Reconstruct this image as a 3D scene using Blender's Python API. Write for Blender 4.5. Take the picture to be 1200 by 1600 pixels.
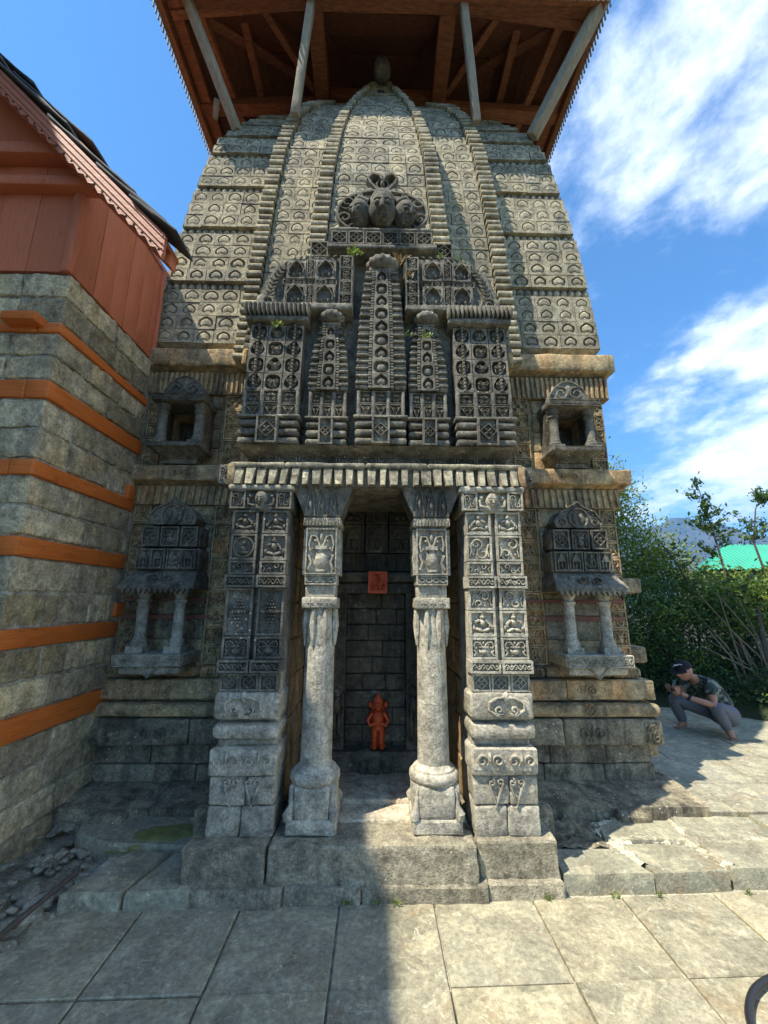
import bpy, math, random
import numpy as np
from mathutils import Vector, Matrix, noise as mnoise
PI = math.pi
random.seed(7)
S = bpy.context.scene
for o in list(bpy.data.objects): bpy.data.objects.remove(o)
col = S.collection

# ------------------------------------------------------------------ camera
cam = bpy.data.cameras.new('camera'); cam.sensor_fit = 'HORIZONTAL'; cam.sensor_width = 36
cam.lens = 640 / 1200 * 36; cam.clip_end = 60000; cam.clip_start = .05
camo = bpy.data.objects.new('camera', cam); col.objects.link(camo); S.camera = camo
P_, PSI, RHO = math.radians(12.34), math.radians(1.0), math.radians(.3)
fw = Vector((math.sin(PSI)*math.cos(P_), math.cos(PSI)*math.cos(P_), math.sin(P_)))
rt = Vector((math.cos(PSI), -math.sin(PSI), 0)); up = rt.cross(fw)
r2 = rt*math.cos(RHO)+up*math.sin(RHO); u2 = up*math.cos(RHO)-rt*math.sin(RHO)
camo.matrix_world = Matrix(((r2.x, u2.x, -fw.x, 0), (r2.y, u2.y, -fw.y, 0), (r2.z, u2.z, -fw.z, 1.55), (0, 0, 0, 1)))

# ------------------------------------------------------------------ sky and sun
SUN = Vector((-1, -.64, 2.0)).normalized()          # direction towards the sun
world = bpy.data.worlds.new('World'); S.world = world; world.use_nodes = True
nt = world.node_tree; nt.nodes.clear()
def wn(t, **k):
    n = nt.nodes.new(t)
    for a, b in k.items(): setattr(n, a, b)
    return n
sky = wn('ShaderNodeTexSky', sky_type='NISHITA', sun_disc=False)
sky.sun_elevation = math.asin(SUN.z); sky.sun_rotation = math.atan2(SUN.x, SUN.y)
sky.altitude = 1200; sky.air_density = 1.0; sky.dust_density = .3; sky.ozone_density = 1.0
tc = wn('ShaderNodeTexCoord'); sep = wn('ShaderNodeSeparateXYZ'); nt.links.new(tc.outputs['Generated'], sep.inputs[0])
def wmath(op, a, b=None, clamp=False):
    n = wn('ShaderNodeMath', operation=op, use_clamp=clamp)
    for i, x in enumerate((a, b)):
        if x is None: continue
        if isinstance(x, (int, float)): n.inputs[i].default_value = x
        else: nt.links.new(x, n.inputs[i])
    return n.outputs[0]
zz = wmath('ADD', wmath('MAXIMUM', sep.outputs[2], 0), .22)
cmb = wn('ShaderNodeCombineXYZ')
nt.links.new(wmath('DIVIDE', sep.outputs[0], zz), cmb.inputs[0]); nt.links.new(wmath('DIVIDE', sep.outputs[1], zz), cmb.inputs[1])
def wnoise(scale, detail, rough, off, stretch=(1, 1, 1), rot=0, dist=0):
    m = wn('ShaderNodeMapping'); m.inputs['Location'].default_value = off; m.inputs['Scale'].default_value = stretch
    m.inputs['Rotation'].default_value = (0, 0, rot)
    nt.links.new(cmb.outputs[0], m.inputs[0]); n = wn('ShaderNodeTexNoise')
    n.inputs['Scale'].default_value = scale; n.inputs['Detail'].default_value = detail; n.inputs['Roughness'].default_value = rough
    n.inputs['Distortion'].default_value = dist
    nt.links.new(m.outputs[0], n.inputs['Vector']); return n.outputs['Fac']
CLOUD_OFF = (6.6, 11.7, 0)
big = wnoise(1.15, 10, .58, CLOUD_OFF, (1, .85, 1), .6, .12)
fine = wnoise(5.5, 10, .66, (5.2, 1.3, 0), (1, .9, 1), .7, .15)
dens = wmath('ADD', wmath('ADD', big, wmath('MULTIPLY', fine, .34)), wmath('MULTIPLY', sep.outputs[0], .30))
ramp = wn('ShaderNodeValToRGB'); ramp.color_ramp.elements[0].position = .75; ramp.color_ramp.elements[1].position = 1.0
ramp.color_ramp.interpolation = 'EASE'
nt.links.new(dens, ramp.inputs[0])
mix = wn('ShaderNodeMix', data_type='RGBA'); nt.links.new(ramp.outputs[0], mix.inputs['Factor'])
sat = wn('ShaderNodeHueSaturation'); sat.inputs['Saturation'].default_value = 1.18; sat.inputs['Value'].default_value = 1.0
nt.links.new(sky.outputs[0], sat.inputs['Color'])
tint = wn('ShaderNodeMix', data_type='RGBA', blend_type='MULTIPLY'); tint.inputs['Factor'].default_value = 1; tint.inputs['B'].default_value = (.72, 1.06, 1.12, 1)
nt.links.new(sat.outputs[0], tint.inputs['A']); nt.links.new(tint.outputs['Result'], mix.inputs['A']); mix.inputs['B'].default_value = (8.6, 9.0, 9.3, 1)
bg = wn('ShaderNodeBackground'); bg.inputs['Strength'].default_value = .135; nt.links.new(mix.outputs['Result'], bg.inputs[0])
wo = wn('ShaderNodeOutputWorld'); nt.links.new(bg.outputs[0], wo.inputs[0])

sun = bpy.data.lights.new('sun', 'SUN'); sun.energy = 5.0; sun.angle = math.radians(.55); sun.color = (1, .93, .80)
suno = bpy.data.objects.new('sun', sun); col.objects.link(suno)
suno.rotation_euler = SUN.to_track_quat('Z', 'Y').to_euler(); suno.location = SUN*60
S.view_settings.view_transform = 'Standard'; S.view_settings.look = 'None'; S.view_settings.gamma = 1
S.view_settings.use_curve_mapping = False; S.view_settings.exposure = .95
S.cycles.max_bounces = 6; S.cycles.diffuse_bounces = 3; S.cycles.glossy_bounces = 2; S.cycles.transmission_bounces = 3; S.cycles.volume_bounces = 0
S.render.resolution_x = 768; S.render.resolution_y = 1024

# ------------------------------------------------------------------ materials
MATS = {}
class NT:
    def __init__(s, name):
        m = bpy.data.materials.new(name); m.use_nodes = True; s.m = m; s.t = m.node_tree; s.t.nodes.clear()
        s.out = s.n('ShaderNodeOutputMaterial'); s.p = s.n('ShaderNodeBsdfPrincipled'); s.l(s.p.outputs[0], s.out.inputs[0])
        s.pos = s.n('ShaderNodeNewGeometry').outputs['Position']; s.rnd = s.n('ShaderNodeObjectInfo').outputs['Random']; MATS[name] = m
    def n(s, t, **k):
        x = s.t.nodes.new(t)
        for a, b in k.items(): setattr(x, a, b)
        return x
    def l(s, a, b): s.t.links.new(a, b)
    def map(s, scale=(1, 1, 1), src=None, rnd=0):
        m = s.n('ShaderNodeMapping'); m.inputs['Scale'].default_value = scale; s.l(src or s.pos, m.inputs[0])
        if rnd:
            c = s.math('MULTIPLY', s.rnd, rnd); s.l(c, m.inputs['Location'])
        return m.outputs[0]
    def noise(s, scale, detail=6, rough=.6, vec=None, dist=0):
        x = s.n('ShaderNodeTexNoise'); x.inputs['Scale'].default_value = scale; x.inputs['Detail'].default_value = min(detail, 5)
        x.inputs['Roughness'].default_value = rough; x.inputs['Distortion'].default_value = dist
        s.l(vec or s.pos, x.inputs['Vector']); return x.outputs['Fac']
    def voro(s, scale, vec=None, feat='F1'):
        x = s.n('ShaderNodeTexVoronoi', feature=feat); x.inputs['Scale'].default_value = scale; s.l(vec or s.pos, x.inputs['Vector']); return x.outputs['Distance']
    def ramp(s, fac, a, b, ca=(0, 0, 0, 1), cb=(1, 1, 1, 1)):
        r = s.n('ShaderNodeValToRGB'); e = r.color_ramp.elements; e[0].position = a; e[1].position = b; e[0].color = ca; e[1].color = cb
        s.l(fac, r.inputs[0]); return r.outputs[0]
    def math(s, op, a, b=None):
        n = s.n('ShaderNodeMath', operation=op)
        for i, x in enumerate((a, b)):
            if x is None: continue
            if isinstance(x, (int, float)): n.inputs[i].default_value = x
            else: s.l(x, n.inputs[i])
        return n.outputs[0]
    def mix(s, fac, a, b, mode='MIX'):
        n = s.n('ShaderNodeMix', data_type='RGBA', blend_type=mode)
        for k, x in (('Factor', fac), ('A', a), ('B', b)):
            if isinstance(x, (int, float)): n.inputs[k].default_value = x
            elif isinstance(x, tuple): n.inputs[k].default_value = (*x[:3], 1)
            else: s.l(x, n.inputs[k])
        return n.outputs['Result']
    def val(s, color, v):      # multiply by a scalar socket
        n = s.n('ShaderNodeVectorMath', operation='SCALE'); s.l(color, n.inputs[0]); s.l(v, n.inputs['Scale']); return n.outputs[0]
    def bump(s, h, strength=.5, dist=.01, prev=None):
        b = s.n('ShaderNodeBump'); b.inputs['Strength'].default_value = strength; b.inputs['Distance'].default_value = dist
        s.l(h, b.inputs['Height'])
        if prev is not None: s.l(prev, b.inputs['Normal'])
        return b.outputs[0]
    def done(s, color, rough=.9, normal=None, spec=.25):
        if isinstance(color, tuple): s.p.inputs['Base Color'].default_value = (*color, 1)
        else: s.l(color, s.p.inputs['Base Color'])
        if isinstance(rough, (int, float)): s.p.inputs['Roughness'].default_value = rough
        else: s.l(rough, s.p.inputs['Roughness'])
        s.p.inputs['Specular IOR Level'].default_value = spec
        if normal is not None: s.l(normal, s.p.inputs['Normal'])
        return s.m

def stone(name, ca, cb, dark, lich=(.62, .6, .5), lichen=.12, stain=.5, grain=1.0, var=.3, white=.5, warm=None):
    k = NT(name)
    big = k.ramp(k.noise(1.6, 7, .62), .34, .66)
    c = k.mix(big, ca, cb)
    if warm: c = k.mix(k.ramp(k.noise(2.7, 5, .6, k.map((1, 1, .7), rnd=5)), .5, .68), c, warm)
    streak = k.ramp(k.noise(1.0, 6, .65, k.map((7, 7, .8))), .47, .66)
    c = k.mix(k.math('MULTIPLY', streak, stain), c, dark)
    patch = k.ramp(k.noise(3.3, 8, .7), .52, .62)
    c = k.mix(k.math('MULTIPLY', patch, stain*.8), c, dark)
    mid = k.math('ADD', .50, k.math('MULTIPLY', k.ramp(k.noise(13, 8, .75), .32, .68), 1.0)); c = k.val(c, mid)
    fine = k.math('ADD', .56, k.math('MULTIPLY', k.ramp(k.noise(62, 6, .8), .32, .68), .88)); c = k.val(c, fine)
    li = k.ramp(k.noise(9, 9, .75), .60, .68); c = k.mix(k.math('MULTIPLY', li, lichen*3), c, lich)
    sp = k.math('LESS_THAN', k.voro(26), .13)
    gate = k.math('GREATER_THAN', k.noise(3.9, 2, .5), .56)
    c = k.mix(k.math('MULTIPLY', k.math('MULTIPLY', sp, gate), white), c, (.72, .71, .66))
    c = k.mix(1., k.val(c, k.math('ADD', 1-var/2, k.math('MULTIPLY', k.rnd, var))), (1.05, 1.0, .84), 'MULTIPLY')
    hh = k.math('ADD', k.math('MULTIPLY', k.noise(105, 2, .7), .35), k.noise(26, 5, .72))
    b = k.bump(hh, min(1., .62*grain), .016)
    return k.done(c, .92, b)
stone('tower_stone', (.36, .33, .255), (.27, .255, .215), (.12, .118, .108), lich=(.6, .56, .44), lichen=.14, stain=.55, white=.6, warm=(.42, .38, .28))
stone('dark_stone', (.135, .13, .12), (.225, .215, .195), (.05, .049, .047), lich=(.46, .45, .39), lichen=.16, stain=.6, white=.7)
stone('wall_stone', (.45, .34, .20), (.30, .25, .175), (.085, .076, .064), lich=(.52, .42, .26), lichen=.16, stain=.72, white=.3, warm=(.44, .26, .13))
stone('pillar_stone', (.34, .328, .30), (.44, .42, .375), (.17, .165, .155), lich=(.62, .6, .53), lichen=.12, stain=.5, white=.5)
stone('pillar_shade_dark', (.14, .138, .13), (.215, .21, .195), (.055, .055, .053), lich=(.5, .5, .45), lichen=.16, stain=.55, white=.9)  # weathered stone, darker still so the left pillar's shade is in its colour
stone('cornice_stone', (.36, .34, .265), (.25, .24, .205), (.08, .078, .072), lich=(.62, .6, .43), lichen=.26, stain=.85, white=.9)
stone('floor_stone', (.40, .37, .32), (.46, .42, .36), (.24, .22, .19), lichen=.05, stain=.3, white=.1, warm=(.42, .26, .18))
stone('plinth_stone', (.28, .262, .215), (.34, .315, .26), (.13, .125, .108), lich=(.5, .48, .38), lichen=.12, stain=.6, white=.4, grain=1.6)
stone('base_stone', (.20, .187, .15), (.27, .235, .175), (.05, .049, .045), lich=(.5, .48, .38), lichen=.2, stain=.8, white=1.)
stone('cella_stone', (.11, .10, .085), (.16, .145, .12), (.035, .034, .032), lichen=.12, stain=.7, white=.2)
stone('house_stone', (.38, .35, .275), (.47, .42, .31), (.20, .19, .16), lich=(.72, .60, .34), lichen=.2, stain=.5, grain=2.4, var=.7, white=.3, warm=(.56, .46, .27))
stone('rubble_stone', (.24, .232, .205), (.32, .305, .265), (.12, .118, .105), lichen=.12, stain=.5, grain=1.8, var=.6)
stone('mortar', (.40, .39, .35), (.34, .335, .305), (.26, .255, .235), lichen=.0, stain=.4, white=0, grain=1.2)
stone('lime_mortar', (.60, .57, .48), (.48, .45, .38), (.27, .25, .21), lichen=.0, stain=.7, white=0, grain=1.8)

def paving(name, cols, speck=.5):
    k = NT(name)
    r = k.n('ShaderNodeValToRGB'); r.color_ramp.interpolation = 'LINEAR'
    e = r.color_ramp.elements
    while len(e) < len(cols): e.new(.5)
    for i, cc in enumerate(cols): e[i].position = i/(len(cols)-1); e[i].color = (*cc, 1)
    k.l(k.rnd, r.inputs[0]); c = r.outputs[0]
    mp = k.map((1, 1, 1), rnd=9)
    c = k.mix(k.ramp(k.noise(2.3, 9, .68, mp, .4), .42, .63), c, (.205, .195, .165))
    c = k.mix(k.math('MULTIPLY', k.ramp(k.noise(6, 9, .72, mp, .8), .48, .66), .75), c, (.48, .45, .36))
    c = k.mix(k.math('MULTIPLY', k.ramp(k.noise(3.4, 6, .7, k.map((1, 1, 1), rnd=17), 1.5), .54, .68), .65), c, (.27, .205, .14))
    c = k.mix(k.math('MULTIPLY', k.ramp(k.noise(13, 9, .78, mp, 1.2), .58, .66), speck*1.3), c, (.60, .58, .50))
    c = k.mix(1., c, (1.06, 1.02, .83), 'MULTIPLY')
    c = k.val(c, k.math('ADD', .58, k.math('MULTIPLY', k.ramp(k.noise(40, 8, .82), .30, .70), .84)))
    b = k.bump(k.math('ADD', k.math('MULTIPLY', k.noise(70, 3, .7), .3), k.noise(9, 5, .7, mp, .6)), .55, .02)
    return k.done(c, .75, b, .3)
paving('paving_slab', [(.30, .285, .24), (.36, .33, .25), (.29, .28, .245), (.37, .335, .26), (.32, .30, .245), (.29, .275, .23)])
paving('terrace_slab', [(.30, .295, .265), (.34, .325, .28), (.27, .27, .25), (.33, .31, .255)], .5)
paving('ledge_stone', [(.27, .27, .235), (.31, .30, .255), (.26, .255, .22)], .5)

def paint(name, c, dark, worn, wear=.3, rough=.55, grain=(1.5, 1.5, 26), var=.15):
    k = NT(name); mp = k.map(grain)
    g = k.noise(3, 6, .7, mp)
    cc = k.mix(k.ramp(g, .35, .75), dark, c)
    cc = k.mix(k.math('MULTIPLY', k.ramp(k.noise(2.2, 7, .7), .45, .7), .45), cc, dark)
    cc = k.mix(k.math('MULTIPLY', k.ramp(k.noise(9, 8, .75, k.map((1, 1, 2.2))), .60, .70), wear), cc, worn)
    crack = k.ramp(k.noise(2.2, 4, .8, k.map(tuple(q*1.6 for q in grain))), .63, .67)
    cc = k.mix(k.math('MULTIPLY', crack, .75), cc, tuple(q*.28 for q in dark))
    cc = k.mix(k.math('MULTIPLY', k.ramp(k.noise(5, 5, .75), .60, .66), wear*.9), cc, tuple(q*.45+.02 for q in dark))
    cc = k.val(cc, k.math('ADD', 1-var/2, k.math('MULTIPLY', k.rnd, var)))
    b = k.bump(k.math('SUBTRACT', g, crack), .6, .008)
    return k.done(cc, rough, b, .35)
paint('orange_paint', (.70, .19, .03), (.52, .13, .024), (.36, .16, .08), .3)
paint('rust_paint', (.62, .19, .085), (.48, .14, .065), (.42, .2, .12), .25, grain=(26, 26, 1.6))
paint('barge_paint', (.55, .21, .115), (.42, .15, .085), (.40, .25, .18), .35)
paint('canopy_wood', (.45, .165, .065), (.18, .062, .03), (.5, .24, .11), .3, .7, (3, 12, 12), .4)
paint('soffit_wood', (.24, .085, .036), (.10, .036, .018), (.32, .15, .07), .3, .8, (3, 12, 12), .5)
paint('grey_wood', (.46, .39, .27), (.28, .235, .16), (.56, .48, .34), .5, .85, (9, 9, 1.2), .2)
paint('vermilion', (.85, .15, .035), (.55, .08, .025), (.72, .2, .06), .5, .55, (9, 9, 9))
paint('red_wash', (.24, .075, .045), (.19, .10, .07), (.2, .16, .11), 1., .8, (5, 5, 5))
paint('slate', (.115, .118, .115), (.075, .08, .078), (.2, .2, .18), .4, .8, (4, 4, 4), .5)

def plain(name, c, rough=.6, spec=.3, var=.0, nscale=0):
    k = NT(name); cc = c
    if nscale:
        cc = k.mix(k.ramp(k.noise(nscale, 5, .6), .35, .65), tuple(x*.6 for x in c), c)
    return k.done(cc, rough, None, spec)
plain('black_rubber', (.018, .018, .02), .45, .4)
plain('skin', (.40, .20, .125), .55, .4)
plain('cap_black', (.012, .012, .014), .8)
plain('cap_white', (.6, .6, .6), .7)
plain('phone_black', (.01, .01, .012), .2, .5)
k = NT('camouflage'); n1 = k.noise(13, 3, .5)
c = k.mix(k.math('GREATER_THAN', n1, .52), (.05, .07, .062), (.19, .215, .165))
c = k.mix(k.math('GREATER_THAN', k.noise(17, 3, .5, k.map((1.2, 1, 1))), .56), c, (.022, .03, .03)); k.done(c, .85)
k = NT('striped_cloth'); w = k.n('ShaderNodeTexWave', wave_type='BANDS', bands_direction='X'); w.inputs['Scale'].default_value = 34; w.inputs['Distortion'].default_value = 3
k.l(k.pos, w.inputs['Vector']); k.done(k.mix(w.outputs['Fac'], (.08, .086, .10), (.19, .195, .215)), .9)

def leafmat(name, c1, c2, trans=.35):
    k = NT(name); c = k.mix(k.ramp(k.noise(1.7, 4, .6), .3, .7), c1, c2); c = k.val(c, k.math('ADD', .6, k.math('MULTIPLY', k.noise(23, 3, .6), .8)))
    k.done(c, .5, None, .35); tr = k.n('ShaderNodeBsdfTranslucent'); k.l(c, tr.inputs[0]); ms = k.n('ShaderNodeMixShader'); ms.inputs[0].default_value = trans
    k.l(k.p.outputs[0], ms.inputs[1]); k.l(tr.outputs[0], ms.inputs[2]); k.l(ms.outputs[0], k.out.inputs[0])
leafmat('leaf_yellow', (.27, .34, .06), (.19, .28, .05)); leafmat('leaf_mid', (.095, .165, .038), (.06, .125, .034))
leafmat('leaf_dark', (.035, .08, .026), (.055, .11, .035)); leafmat('leaf_fresh', (.17, .26, .045), (.23, .31, .06)); leafmat('dry_grass', (.30, .22, .09), (.22, .14, .06))
paint('bark', (.16, .12, .085), (.08, .06, .045), (.3, .26, .2), .4, .9, (14, 14, 2), .4)
paint('stem_pale', (.30, .25, .17), (.17, .13, .09), (.38, .34, .26), .4, .9, (9, 9, 9), .4)
k = NT('moss'); k.done(k.mix(k.ramp(k.noise(18, 6, .7), .35, .65), (.15, .17, .055), (.26, .26, .10)), 1, k.bump(k.noise(60, 4, .8), .5, .01), .1)
k = NT('soil'); c = k.mix(k.ramp(k.noise(3, 6, .6), .35, .65), (.055, .045, .032), (.04, .06, .022)); k.done(c, 1, k.bump(k.noise(22, 6, .7), .8, .05), .1)
k = NT('hill_forest'); k.done(k.mix(k.ramp(k.noise(.0035, 9, .65), .4, .62), (.03, .05, .028), (.11, .11, .07)), 1, None, .05)
k = NT('roof_sheet'); k.done(k.mix(k.ramp(k.noise(1.4, 5, .6), .3, .7), (.008, .27, .165), (.012, .33, .20)), .45, None, .4)
plain('house_wall', (.20, .19, .16), .9, .2, nscale=2)
plain('socket_shade', (.035, .035, .036), .35, .5, nscale=9)
plain('lens_white', (.62, .61, .56), .9)

# ------------------------------------------------------------------ mesh helpers (every panel faces -Y)
class MB:
    def __init__(s): s.v = []; s.f = []; s.s = []; s.ang = 50
    def add(s, vs, fs, smooth=False):
        n = len(s.v); s.v.extend([tuple(v) for v in vs]); s.f.extend([tuple(i+n for i in f) for f in fs]); s.s.extend([smooth]*len(fs)); return s
    def box(s, x0, x1, y0, y1, z0, z1):
        return s.add([(x0, y0, z0), (x1, y0, z0), (x1, y1, z0), (x0, y1, z0), (x0, y0, z1), (x1, y0, z1), (x1, y1, z1), (x0, y1, z1)],
                     [(0, 3, 2, 1), (4, 5, 6, 7), (0, 1, 5, 4), (1, 2, 6, 5), (2, 3, 7, 6), (3, 0, 4, 7)])
    def rock(s, x0, x1, y0, y1, z0, z1, r=.015, amp=.004, seg=.09, fq=7., seed=0.):
        L = (x1-x0, y1-y0, z1-z0); r = min(r, min(L)*.35); cs = []
        for l in L:
            n = max(1, int(round((l-2*r)/seg))); cs.append([0]+[r+(l-2*r)*i/n for i in range(n+1)]+[l])
        N = [len(c)-1 for c in cs]; idx = {}; vs = []
        o = Vector((seed*3.17, seed*1.31, seed*7.7))
        def vert(i, j, k):
            key = (i, j, k)
            if key in idx: return idx[key]
            p = Vector((cs[0][i], cs[1][j], cs[2][k])); q = Vector([min(max(p[a], r), L[a]-r) for a in range(3)]); d = p-q
            nrm = d.normalized(); p = q+nrm*r+Vector((x0, y0, z0))
            if amp:
                e = mnoise.fractal((p+o)*fq, 1.0, 2.0, 3)
                edge = sum(1 for a, t in enumerate((i, j, k)) if t in (0, N[a]))
                if edge > 1: e = e*1.6-.5*abs(mnoise.noise((p+o)*fq*.7))*2
                p = p+nrm*amp*e
            idx[key] = len(vs); vs.append(p); return idx[key]
        fs = []
        for a in range(3):
            b, c = (a+1) % 3, (a+2) % 3
            for side in (0, N[a]):
                for i in range(N[b]):
                    for j in range(N[c]):
                        q = []
                        for di, dj in ((0, 0), (1, 0), (1, 1), (0, 1)):
                            t = [0, 0, 0]; t[a] = side; t[b] = i+di; t[c] = j+dj; q.append(vert(*t))
                        fs.append(tuple(q) if side else tuple(reversed(q)))
        if amp > 0: s.ang = 30
        return s.add(vs, fs, amp > 0)
    def lathe(s, prof, cx=0, cy=0, n=20, smooth=True, mod=None):
        vs = []; fs = []; m = len(prof)
        for i in range(n):
            a = 2*PI*i/n; g = mod(a) if mod else 1
            for r, z in prof: vs.append((cx+r*g*math.cos(a), cy+r*g*math.sin(a), z))
        for i in range(n):
            j = (i+1) % n
            for q in range(m-1): fs.append((i*m+q, j*m+q, j*m+q+1, i*m+q+1))
        s.add(vs, fs, smooth)
        s.add([vs[i*m] for i in range(n)], [tuple(reversed(range(n)))]); return s.add([vs[i*m+m-1] for i in range(n)], [tuple(range(n))])
    def tube(s, pts, rad, n=6, smooth=True):
        pts = [Vector(p) for p in pts]; rad = rad if isinstance(rad, (list, tuple)) else [rad]*len(pts)
        vs = []; fs = []; prev = None
        for i, p in enumerate(pts):
            d = (pts[min(i+1, len(pts)-1)]-pts[max(i-1, 0)]).normalized()
            a = Vector((0, 0, 1)) if abs(d.z) < .9 else Vector((1, 0, 0))
            if prev is not None: a = prev
            u = (a-d*a.dot(d)).normalized(); w = d.cross(u); prev = u
            for j in range(n):
                t = 2*PI*j/n; vs.append(p+(u*math.cos(t)+w*math.sin(t))*rad[i])
        for i in range(len(pts)-1):
            for j in range(n): fs.append((i*n+j, i*n+(j+1) % n, (i+1)*n+(j+1) % n, (i+1)*n+j))
        fs.append(tuple(reversed(range(n)))); fs.append(tuple(range((len(pts)-1)*n, len(pts)*n)))
        return s.add(vs, fs, smooth)
    def prism(s, poly, y0, y1, c=0):      # polygon in x,z extruded in y; y0 front
        n = len(poly); vs = [(x, y0, z) for x, z in poly]+[(x, y1, z) for x, z in poly]
        fs = [tuple(range(n)), tuple(reversed(range(n, 2*n)))]
        for i in range(n): j = (i+1) % n; fs.append((i, n+i, n+j, j))
        return s.add(vs, fs)
    def slab(s, poly, z0, z1, c=.006):    # polygon in x,y, chamfered top
        n = len(poly); cx = sum(p[0] for p in poly)/n; cy = sum(p[1] for p in poly)/n
        ins = [(x+(cx-x)*c/max(.01, math.hypot(cx-x, cy-y))*1.4, y+(cy-y)*c/max(.01, math.hypot(cx-x, cy-y))*1.4) for x, y in poly]
        vs = [(x, y, z0) for x, y in poly]+[(x, y, z1-c) for x, y in poly]+[(x, y, z1) for x, y in ins]
        fs = [tuple(reversed(range(n))), tuple(range(2*n, 3*n))]
        for i in range(n):
            j = (i+1) % n; fs.append((i, j, n+j, n+i)); fs.append((n+i, n+j, 2*n+j, 2*n+i))
        return s.add(vs, fs)
    def ridge(s, pts, w, h, y=0., closed=False, taper=False):
        n = len(pts); vs = []; fs = []
        for i, (x, z) in enumerate(pts):
            a = pts[(i-1) % n] if closed or i else pts[0]; b = pts[(i+1) % n] if closed or i < n-1 else pts[-1]
            dx, dz = b[0]-a[0], b[1]-a[1]; l = math.hypot(dx, dz) or 1; nx, nz = -dz/l, dx/l
            k = 1. if not taper else max(.25, math.sin(PI*min(1, max(0, .08+.84*i/(n-1)))))
            hw = w/2*k; hh = h*(.55+.45*k)
            vs += [(x+nx*hw, y+.001, z+nz*hw), (x+nx*hw*.55, y-hh, z+nz*hw*.55), (x-nx*hw*.55, y-hh, z-nz*hw*.55), (x-nx*hw, y+.001, z-nz*hw)]
        for i in range(n if closed else n-1):
            j = (i+1) % n
            for q in range(3): fs.append((4*i+q, 4*i+q+1, 4*j+q+1, 4*j+q))
        if not closed: fs += [(3, 2, 1, 0), (4*n-4, 4*n-3, 4*n-2, 4*n-1)]
        return s.add(vs, fs, False)
    def dome(s, x, z, rx, rz, h, y=0., n=10, m=3, rot=0):
        vs = []; fs = []
        for j in range(m):
            t = j/m*PI/2
            for i in range(n):
                a = 2*PI*i/n; u = rx*math.cos(a)*math.cos(t); v = rz*math.sin(a)*math.cos(t)
                vs.append((x+u*math.cos(rot)-v*math.sin(rot), y-h*math.sin(t), z+u*math.sin(rot)+v*math.cos(rot)))
        vs.append((x, y-h, z))
        for j in range(m-1):
            for i in range(n): fs.append((j*n+i, j*n+(i+1) % n, (j+1)*n+(i+1) % n, (j+1)*n+i))
        for i in range(n): fs.append(((m-1)*n+i, (m-1)*n+(i+1) % n, len(vs)-1))
        return s.add(vs, fs, True)
    def ball(s, c, r, n=10, m=7, sc=(1, 1, 1)):
        prof = []; vs = []; fs = []
        for j in range(1, m):
            t = PI*j/m-PI/2
            for i in range(n): a = 2*PI*i/n; vs.append((c[0]+r*sc[0]*math.cos(t)*math.cos(a), c[1]+r*sc[1]*math.cos(t)*math.sin(a), c[2]+r*sc[2]*math.sin(t)))
        b = len(vs); vs += [(c[0], c[1], c[2]-r*sc[2]), (c[0], c[1], c[2]+r*sc[2])]
        for j in range(m-2):
            for i in range(n): fs.append((j*n+i, j*n+(i+1) % n, (j+1)*n+(i+1) % n, (j+1)*n+i))
        for i in range(n): fs.append((b, (i+1) % n, i)); fs.append((b+1, (m-2)*n+i, (m-2)*n+(i+1) % n))
        return s.add(vs, fs, True)
    def cell(s, x0, x1, z0, z1, yf, shape, k=.86, depth=.018, groove=.8, lift=.0, n=20, pl=.12):
        """front face of one carved cell: a sunk groove of a star-shaped outline round a raised middle"""
        cx, cz, hx, hz = (x0+x1)/2, (z0+z1)/2, (x1-x0)/2, (z1-z0)/2
        angs = sorted([2*PI*i/n+.001 for i in range(n)]+[math.atan2(b*hz, a*hx) % (2*PI) for a in (-1, 1) for b in (-1, 1)])
        N = len(angs); R = []; O = []
        for t in angs:
            c, q = math.cos(t), math.sin(t); f = min(hx/max(1e-6, abs(c)), hz/max(1e-6, abs(q))); R.append((cx+c*f, cz+q*f))
            phi = abs(((t-PI/2+PI) % (2*PI))-PI); rr = shape(phi)*k; m = min(hx, hz); mx = min(hx, m*1.25); mz = min(hz, m*1.15)
            O.append((c*rr*mx, q*rr*mz))
        vs = [(x, yf, z) for x, z in R]
        for f, y in ((1, 0), (.97, depth), (groove, depth), (groove*.94, depth*pl), (groove*.55, -lift if pl < .2 else depth*pl-abs(lift))): vs += [(cx+x*f, yf+y, cz+z*f) for x, z in O]
        vs.append((cx, yf-lift*1.3 if pl < .2 else yf+depth*pl-abs(lift)*1.3, cz)); fs = []
        for q in range(5):
            for i in range(N): j = (i+1) % N; fs.append((q*N+j, q*N+i, (q+1)*N+i, (q+1)*N+j))
        for i in range(N): fs.append((5*N+(i+1) % N, 5*N+i, 6*N))
        return s.add(vs, [tuple(reversed(f)) for f in fs])
    def mesh(s, name, origin=(0, 0, 0)):
        me = bpy.data.meshes.new(name); ox, oy, oz = origin
        me.from_pydata([(x-ox, y-oy, z-oz) for x, y, z in s.v], [], s.f)
        me.polygons.foreach_set('use_smooth', s.s); me.update()
        if any(s.s): me.set_sharp_from_angle(angle=math.radians(s.ang))
        return me
def mk_heart(a, b_, c): return lambda p: a+.24*math.exp(-(p/b_)**2)-.44*math.exp(-((PI-p)/c)**2)+.12*math.exp(-((p-2.25)/.45)**2)
G_heart = mk_heart(.84, .22, .30)
G_oval = lambda p: .95
G_round = lambda p: 1.0/((abs(math.cos(p))**3.2+abs(math.sin(p))**3.2)**(1/3.2))*.92
G_trefoil = lambda p: .72+.22*abs(math.cos(1.5*p))+.12*math.exp(-(p/.2)**2)

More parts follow.
